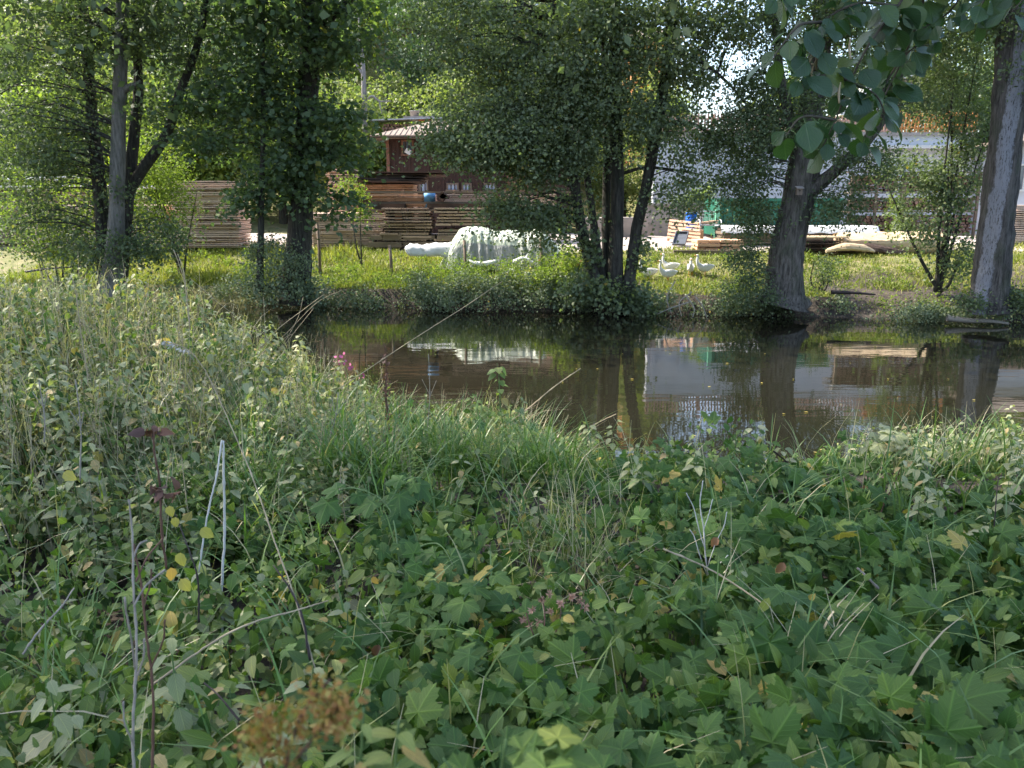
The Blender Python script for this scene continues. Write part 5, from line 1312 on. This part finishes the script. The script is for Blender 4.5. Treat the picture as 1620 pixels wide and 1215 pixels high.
nodestalk('pale thin stem slanting over the water from the grass', [(775,690,6.3),(830,650,6.3),(880,610,6.3),(918,583,6.3)], M['straw'], r=.006)
nodestalk('thin stem leaning over the murky water in the middle', [(915,690,6.8),(940,672,6.8),(975,655,6.8)], M['straw'], r=.005)
nodestalk('fan of bleached reeds over the dark water at left', [(405,560,6.0),(440,520,6.0),(480,490,6.0),(512,466,6.0)], M['straw'], twigs=[[(410,565,6),(450,530,6),(500,480,6),(540,459,6)],[(440,560,6),(470,520,6),(496,488,6)],[(365,520,6),(400,525,6),(455,560,6)],[(300,440,6),(360,490,6),(420,530,6)],[(420,545,6),(418,500,6),(417,470,6)],[(395,600,6),(440,555,6),(470,505,6),(480,470,6)]], r=.0028)
nodestalk('tall pale stalk crossing the nettles at the far left', [(140,610,4.0),(133,560,4.0),(125,500,4.0),(118,455,4.0),(114,438,4.0)], M['straw'], r=.003)
nodestalk('dry stalk standing high over the left nettles against the trees', [(300,520,5.2),(296,470,5.2),(290,430,5.2),(282,402,5.2)], M['straw'], twigs=[[(296,470,5.2),(288,430,5.2),(274,395,5.2)]], r=.0045)
nodestalk('dark slanting stem among the leaves at the bottom', [(492,1045,1.9),(478,980,1.95),(462,935,2.0),(432,895,2.05)], M['darkstem'], r=.0035)
nodestalk('dark stem carrying the yellow leaves', [(316,985,2.0),(312,920,2.02),(300,870,2.05),(285,835,2.08),(276,810,2.1)], M['darkstem'], r=.003)
nodestalk('thin black stem at the lower left corner', [(380,1140,1.5),(350,1105,1.52),(322,1080,1.55)], M['darkstem'], r=.0025)
nodestalk('dark stem curving over the leaves before the open water', [(1248,735,5.0),(1230,718,5.0),(1205,700,5.0),(1192,690,5.0)], M['darkstem'], r=.006)
nodestalk('pale dry stem lying diagonally at the left edge', [(35,1035,1.9),(70,990,1.95),(100,955,2.0),(118,930,2.05)], M['greystalk'], r=.0032)
nodestalk('short dead grey stick among the hop leaves at right', [(1392,935,2.6),(1375,915,2.62),(1355,898,2.65)], M['greystalk'], r=.005)
nodestalk('brown bent stem at the right shoulder', [(1378,850,3.9),(1398,800,3.95),(1412,770,4.0),(1425,740,4.0)], M['brownstem'], r=.005)
nodestalk('thin dark stem rising at the right edge', [(1570,860,3.2),(1575,800,3.25),(1580,755,3.3)], M['darkstem'], r=.003)
for k, (u0, v0, u1, v1, Y, lab) in enumerate([(70,700,62,600,2.6,'faint dry stem left of the white reed'),(128,760,120,600,2.4,'long faint stem crossing the left thicket'),(520,700,535,620,4.4,'fine dry stem at the left of the dock stalk'),(675,700,678,560,5.2,'frail branching dry stem between dock and water'),(1462,735,1475,760,4.4,'fine straw on the right shoulder')]):
    nodestalk(lab, [(u0, v0, Y), ((u0+u1)/2+3, (v0+v1)/2, Y), (u1, v1, Y)], M['greystalk'], twigs=[[((u0+u1)/2+3, (v0+v1)/2, Y), (u1+12, (v0+v1)/2-28, Y)], [((u0+u1)/2+3, (v0+v1)/2-5, Y), (u1-10, (v0+v1)/2-30, Y)]], r=.0028)

# yellow leaves on the dark stem
def few(label, name, cat, tmpl, mat, spots, size, stem=None, grp=None):
    for (u, v, Y, s, t, lab) in spots:
        p = at(u, v, Y); tv, tf, tuv = tmpl
        o = rawmesh(name, tv * size * s, tf, mat, np.full(len(tv), t), tuv, smooth=True)
        o.location = Vector(p); nz = np.array((RG.normal(0,.3), -.9, .7)); ax = np.array((RG.normal(0,.6), -.2, -.8))
        fr = frames(ax[None], nz[None])[0]; o.rotation_euler = Matrix(fr.tolist()).to_euler()
        tag(o, lab, cat, grp)
few('', 'yellow_leaf', 'leaf', t_ovate(6, .8, .08, .25, .3), M['yellowleaf'],
    [(268,800,2.05,.9,.3,'yellow leaf at the top of the dark stem'),(278,818,2.0,.8,.2,'small yellow leaf just below the topmost one'),(318,836,2.0,1.1,.1,'pale yellow leaf right of the dark stem'),(285,874,1.95,1.1,.2,'large yellow leaf halfway down the dark stem'),
     (270,898,1.95,1.,.9,'orange tinged leaf left of the dark stem'),(286,916,1.95,1.1,.35,'lowest yellow leaf of the dark stem'),(100,748,2.6,1.3,.3,'yellow leaf alone in the left thicket'),(590,912,2.5,.9,.9,'thin orange leaf between hop leaves')], .036)
few('', 'dead_leaf', 'leaf', t_ovate(6, .7, .08, .7, .6), M['deadleaf'],
    [(1240,890,2.6,1.,.8,'curled tan leaf among dark hop leaves'),(1310,1165,1.5,1.1,.6,'long brown curled leaf near the bottom'),(1530,1112,1.65,1.,.7,'tan dead leaf at the lower right'),(1494,1028,2.0,.9,.8,'small tan leaf on the hop at right'),(1440,1045,1.95,.8,.6,'small brown leaf left of the tan one at right'),
     (600,1020,2.0,.9,.3,'brown hanging bud like leaf in the middle'),(1135,850,2.9,1.,.8,'dry tan leaf on the whitish twig plant'),(1370,768,4.4,1.1,.9,'pinkish dead leaf at the water edge')], .045)

# pink balsam and dry pink clover
o, o0, P = plant('pink_flower_plant', 'small magenta flowering plant at the left edge of the water', 'flower', [[(556,640,5.9,.004),(550,600,5.9,.003),(545,570,5.9,.002)], [(556,640,5.9,.003),(566,610,5.9,.003),(572,590,5.9,.002)]], M['greenstem'])
its = [(at(*[(545,572,5.9),(536,566,5.9),(552,578,5.9),(572,592,5.9)][k % 4]) + RG.normal(0,.02,3), RG.normal(size=3), RG.normal(size=3), .028, .5) for k in range(18)]
leafset(t_quad(.9), its, M['pink'], 'petals', o, o0)
o, o0, P = plant('faded_clover', 'faded pinkish flower heads in the middle of the thicket', 'flower', [[(860,1010,2.1,.002),(862,980,2.15,.002),(858,950,2.2,.002)], [(880,1000,2.1,.002),(886,975,2.15,.002),(888,955,2.2,.002)], [(845,1005,2.1,.002),(832,970,2.15,.002)], [(905,990,2.1,.002),(925,950,2.2,.002)]], M['brownstem'])
for (u, v) in [(858,948),(842,965),(828,980),(870,968),(888,955),(852,985),(838,990),(925,962),(918,950),(905,945),(870,940),(880,985)]:
    c = at(u, v, 2.16); its = []
    for k in range(26): d = unit(RG.normal(size=3)); its.append((c, d, RG.normal(size=3), RG.uniform(.012,.019), .5))
    leafset(t_quad(.3), its, M['palepink'], 'flower_head', o, o0)

# saplings by the water
def leafy(label, name, cat, stems, n, tmpl, mat, size, tint=(.5,.2), droop=-.3, fr=(.25, 1), petmat=None, sm=None, odd=.06, jit=.04):
    o, o0, P = plant(name, label, cat, stems, sm or M['greenstem']); its = []
    for p in P:
        for k in range(n):
            i = int((fr[0] + (fr[1]-fr[0]) * (k + RG.random()) / n) * (len(p) - 1)); a = k * 2.4 + RG.normal(0, .4)
            d = np.array((math.cos(a), math.sin(a) - .2, droop + RG.normal(0, .25))); t = 1 if RG.random() < odd else np.clip(RG.normal(*tint), 0, .92)
            its.append((p[i] + d * jit * .5, d, (d[0]*.3, d[1]*.3 - .35, 1), size * RG.uniform(.6, 1.15), t))
    leafset(tmpl, its, mat, 'leaves', o, o0); return o
leafy('green sapling with heart shaped leaves standing against the water', 'sapling', 'sapling', [[(800,700,6.2,.006),(792,650,6.2,.005),(790,600,6.2,.004),(786,575,6.2,.002)], [(795,680,6.2,.004),(765,650,6.2,.003),(740,620,6.2,.002)]], 17, t_ovate(6,.8,.05,.2,.3), M['ovate'], .075, odd=.04)
leafy('leafy pale shoot at the water edge right of the sapling', 'sapling', 'sapling', [[(950,730,6.8,.004),(940,690,6.8,.003),(925,665,6.8,.002)], [(975,735,6.6,.004),(968,690,6.6,.003),(978,665,6.6,.002)]], 12, t_ovate(6,.7,.08,.2,.3), M['nettle'], .08)
leafy('light green herb standing before the open water at right', 'sapling', 'sapling', [[(1205,740,5.0,.004),(1198,700,5.0,.003),(1192,665,5.0,.002)], [(1230,760,5,.004),(1236,730,5.0,.003),(1240,700,5.0,.002)]], 11, t_ovate(6,.6,.08,.2,.3), M['nettle'], .07)
leafy('tall leafy stem at the top of the right shoulder', 'sapling', 'sapling', [[(1590,740,4.8,.004),(1583,700,4.8,.003),(1578,668,4.8,.002)]], 12, t_ovate(6,.6,.08,.2,.3), M['nettle'], .07)
leafy('pale hop shoot reaching over the water at right', 'hop_shoot', 'vine', [[(1445,800,4.7,.004),(1440,740,4.8,.003),(1400,705,4.9,.003),(1372,690,5.0,.002)], [(1440,740,4.8,.003),(1420,690,4.9,.002),(1390,676,5.0,.002)]], 9, hopT, M['nettle'], .115, droop=-.1)
leafy('hop shoot with large dark leaves left of the middle', 'hop_shoot', 'vine', [[(640,960,2.7,.004),(632,880,2.8,.004),(612,800,3.0,.003),(560,772,3.1,.003),(515,785,3.1,.002)], [(632,880,2.8,.004),(690,860,2.8,.003),(720,900,2.7,.002)], [(612,800,3.0,.003),(640,760,3.1,.003),(668,755,3.1,.002)]], 8, hopT, M['hop'], .125, (.3,.15), droop=-.5, fr=(.1,1))
leafy('trailing hop shoot with toothed leaves above the clover', 'hop_shoot', 'vine', [[(700,1010,2.2,.003),(740,940,2.3,.003),(790,890,2.4,.002)], [(700,1010,2.2,.003),(760,1040,2.1,.003),(800,1010,2.1,.002)]], 7, hop3, M['hop'], .095, (.45,.15), droop=-.4)
leafy('hop shoot with a mound of big leaves before the willow reflection', 'hop_shoot', 'vine', [[(1180,850,4.0,.004),(1190,780,4.1,.003),(1160,715,4.2,.002)], [(1190,780,4.1,.003),(1240,740,4.2,.002),(1270,760,4.2,.002)]], 13, hopT, M['hop'], .13, (.2,.12), droop=-.3)
leafy('very large hop leaves at the lower right corner', 'hop_shoot', 'vine', [[(1300,1300,1.35,.003),(1380,1180,1.45,.003),(1480,1120,1.5,.002)], [(1380,1180,1.45,.003),(1500,1210,1.4,.003),(1580,1160,1.45,.002)], [(1480,1120,1.5,.002),(1420,1080,1.6,.002),(1370,1070,1.65,.002)]], 6, hopT, M['hop'], .125, (.3,.1), droop=-.25)
# close plants, out of focus at the lower edge
leafy('blurred hop shoot close to the camera at the bottom', 'hop_shoot', 'vine', [[(760,1500,.62,.0015),(780,1300,.60,.0015),(800,1170,.58,.001)], [(780,1300,.60,.0015),(850,1200,.58,.001),(880,1180,.57,.001)], [(780,1300,.60,.001),(700,1200,.60,.001)]], 4, hopT, M['hop'], .055, (.6,.1), droop=-.25, fr=(.6,1), jit=.02, odd=0)
leafy('blurred narrow leaved shoot close to the camera', 'narrow_leaved_shoot', 'herb', [[(540,1500,.62,.0015),(560,1300,.62,.0015),(575,1120,.62,.001)], [(600,1500,.6,.0015),(620,1300,.6,.0015),(630,1140,.6,.001)]], 16, t_ovate(6,.34,0,.2,.3), M['ovate'], .036, (.8,.1), droop=.15, fr=(.45,1), jit=.01)
o, o0, P = plant('rusty_seed_head', 'blurred rusty and ochre seed head close to the camera', 'seed head', [[(420,1550,.46,.0015),(440,1300,.46,.0015),(470,1150,.46,.001),(520,1075,.46,.001)], [(440,1300,.46,.0015),(410,1180,.46,.001),(425,1130,.46,.001)], [(470,1200,.46,.001),(520,1140,.46,.001),(540,1110,.46,.001)]], M['brownstem'])
its = []
for p in P:
    for k in range(300):
        i = int((.45 + .55*RG.random()) * (len(p)-1)); its.append((p[i] + RG.normal(0,.0075,3), RG.normal(size=3), RG.normal(size=3), RG.uniform(.003,.0065), RG.random()))
M['rustleaf'] = leafmat('rust_floret', [(0,(.30,.13,.05)),(.45,(.34,.19,.06)),(.75,(.32,.28,.07)),(1,(.22,.24,.07))], trans=.3, mott=0, rough=.8)
leafset(t_quad(.8), its, M['rustleaf'], 'florets', o, o0)

# ------------------------------------------------------------------ the alder we stand under: trunk behind the camera, branch hanging into view
al0 = np.array((3.6, -1.6, 1.3))
al = empty('near_alder', al0, 'alder branch of big round leaves hanging into the picture from above, top right', 'tree')
tb_ = MB(); P, R = spline(np.array([(3.6,-1.6,1.2),(3.5,-1.5,4.),(3.3,-1.2,7.5),(3.2,-1.,12)]), np.array([.32,.26,.2,.08]), 5); tb_.tube(P, R, 14, rough=.08)
tb_.build('trunk', M['bark'], al, smooth=True, origin=al0)
hb = MB(); limb = [np.array((3.5,-1.4,4.6)), np.array((2.9,.2,5.0)), np.array((2.2,1.5,4.7)), at(1480,-80,2.3)]
hb.tube(limb, [.07,.05,.03,.010], 8, smooth=6)
hb.tube([np.array((2.9,.2,5.0)), at(1700,-220,2.2), at(1600,-60,2.25)], [.03,.012,.006], 6, smooth=5)
TW = [[(1480,-80,2.3),(1420,10,2.25),(1375,70,2.2),(1345,130,2.2),(1322,190,2.15),(1300,235,2.15)], [(1420,10,2.25),(1360,5,2.2),(1302,35,2.15),(1285,90,2.1)], [(1302,35,2.15),(1265,40,2.1),(1235,75,2.1),(1222,95,2.1)],
      [(1480,-80,2.3),(1450,40,2.35),(1420,110,2.35),(1390,170,2.3),(1365,225,2.3)], [(1345,130,2.2),(1300,110,2.15),(1262,120,2.1)], [(1322,190,2.15),(1270,185,2.1),(1243,215,2.1)], [(1345,130,2.2),(1385,150,2.2),(1400,180,2.2)],
      [(1480,-80,2.3),(1380,-60,2.2),(1290,-30,2.15),(1225,-10,2.1)], [(1600,-60,2.25),(1560,-5,2.2),(1545,25,2.2)], [(1600,-60,2.25),(1620,-10,2.2),(1600,20,2.2)], [(1480,-80,2.3),(1520,-20,2.3),(1500,20,2.3),(1460,45,2.3)], [(1390,170,2.3),(1405,125,2.35),(1440,80,2.35),(1470,70,2.35)]]
its = []; pet = MB(); cat_ = MB()
for tw in TW:
    P = np.array([at(*q) for q in tw]); P, _ = spline(P, np.ones(len(P)), 7); hb.tube(P, np.linspace(.0042, .0014, len(P)), 6)
    L = np.concatenate([[0], np.cumsum(np.linalg.norm(np.diff(P, axis=0), axis=1))]); n = max(4, int(L[-1] / .014))
    for k in range(n):
        s_ = L[-1] * (k + .7) / n; i = min(len(P)-1, np.searchsorted(L, s_)); a = k * 2.4 + RG.normal(0, .5)
        d = unit(np.array((math.cos(a), math.sin(a) * .8, -.55 + RG.normal(0, .35)))); b1 = P[i] + d * .022
        pet.tube([P[i], P[i] + d * .012 + (0,0,.002), b1], [.0009]*3, 4, cap=False)
        nr = np.array((RG.normal(0,.5), -.55 + RG.normal(0,.45), .85)); its.append((b1, d + (0,0,-.25), nr, RG.uniform(.034,.078), np.clip(RG.normal(.42,.28),0,.97)))
for (u, v) in ((1300,60),(1296,75),(1290,95),(1305,80),(1285,65),(1330,130),(1345,60)):
    a = at(u, v, 2.12); e = a + (RG.normal(0,.008), RG.normal(0,.008), -.05); cat_.tube([a, (a+e)/2 + RG.normal(0,.003,3), e], [.001,.0032,.0022], 6, smooth=3)
hb.build('branch', M['twig'], al, smooth=True, origin=al0); pet.build('petioles', M['greenstem'], al, origin=al0); cat_.build('catkins', M['straw'], al, smooth=True, origin=al0)
leafset(t_ovate(8, .86, .015, .22, .22, shape=.55), its, M['branchleaf'], 'leaves', al, al0)
part, C, _ = crown([(np.array((2.8,-.4,9.5)), np.array((2.2,2.2,2.2)), 30)], per=42, size=.2, clump=1.0)
leafmesh('crown', [part], M['alder'], al, origin=al0)

# tree on our own bank whose crown shades it
nb0 = np.array((-12.0, 2.0, 1.3))
nbt = empty('shading_alder', nb0, 'tall leaning alder of the near bank just outside the picture, left', 'tree')
t = MB(); P, R = spline(np.array([(-12.0,2.0,1.1),(-11.6,2.2,4.),(-10.8,2.6,8.),(-9.6,3.0,12)]), np.array([.34,.28,.2,.08]), 5); t.tube(P, R, 14, rough=.08)
bc = [(np.array((-12.,4.6,10.0)), np.array((4.6,3.6,3.2)), 130), (np.array((-5.4,5.2,10.8)), np.array((4.6,4.4,3.0)), 210), (np.array((-2.6,4.4,9.4)), np.array((3.6,2.8,2.0)), 90), (np.array((-11.5,9.,9.8)), np.array((4.2,2.2,2.6)), 40)]
part, C, _ = crown(bc, per=46, size=.2, clump=1.0); br_ = MB(); branches(br_, [(P, R)], C, .3)
t.build('trunk', M['bark'], nbt, smooth=True, origin=nb0); br_.build('branches', M['bark'], nbt, smooth=True, origin=nb0); leafmesh('crown', [part], M['alder'], nbt, origin=nb0)
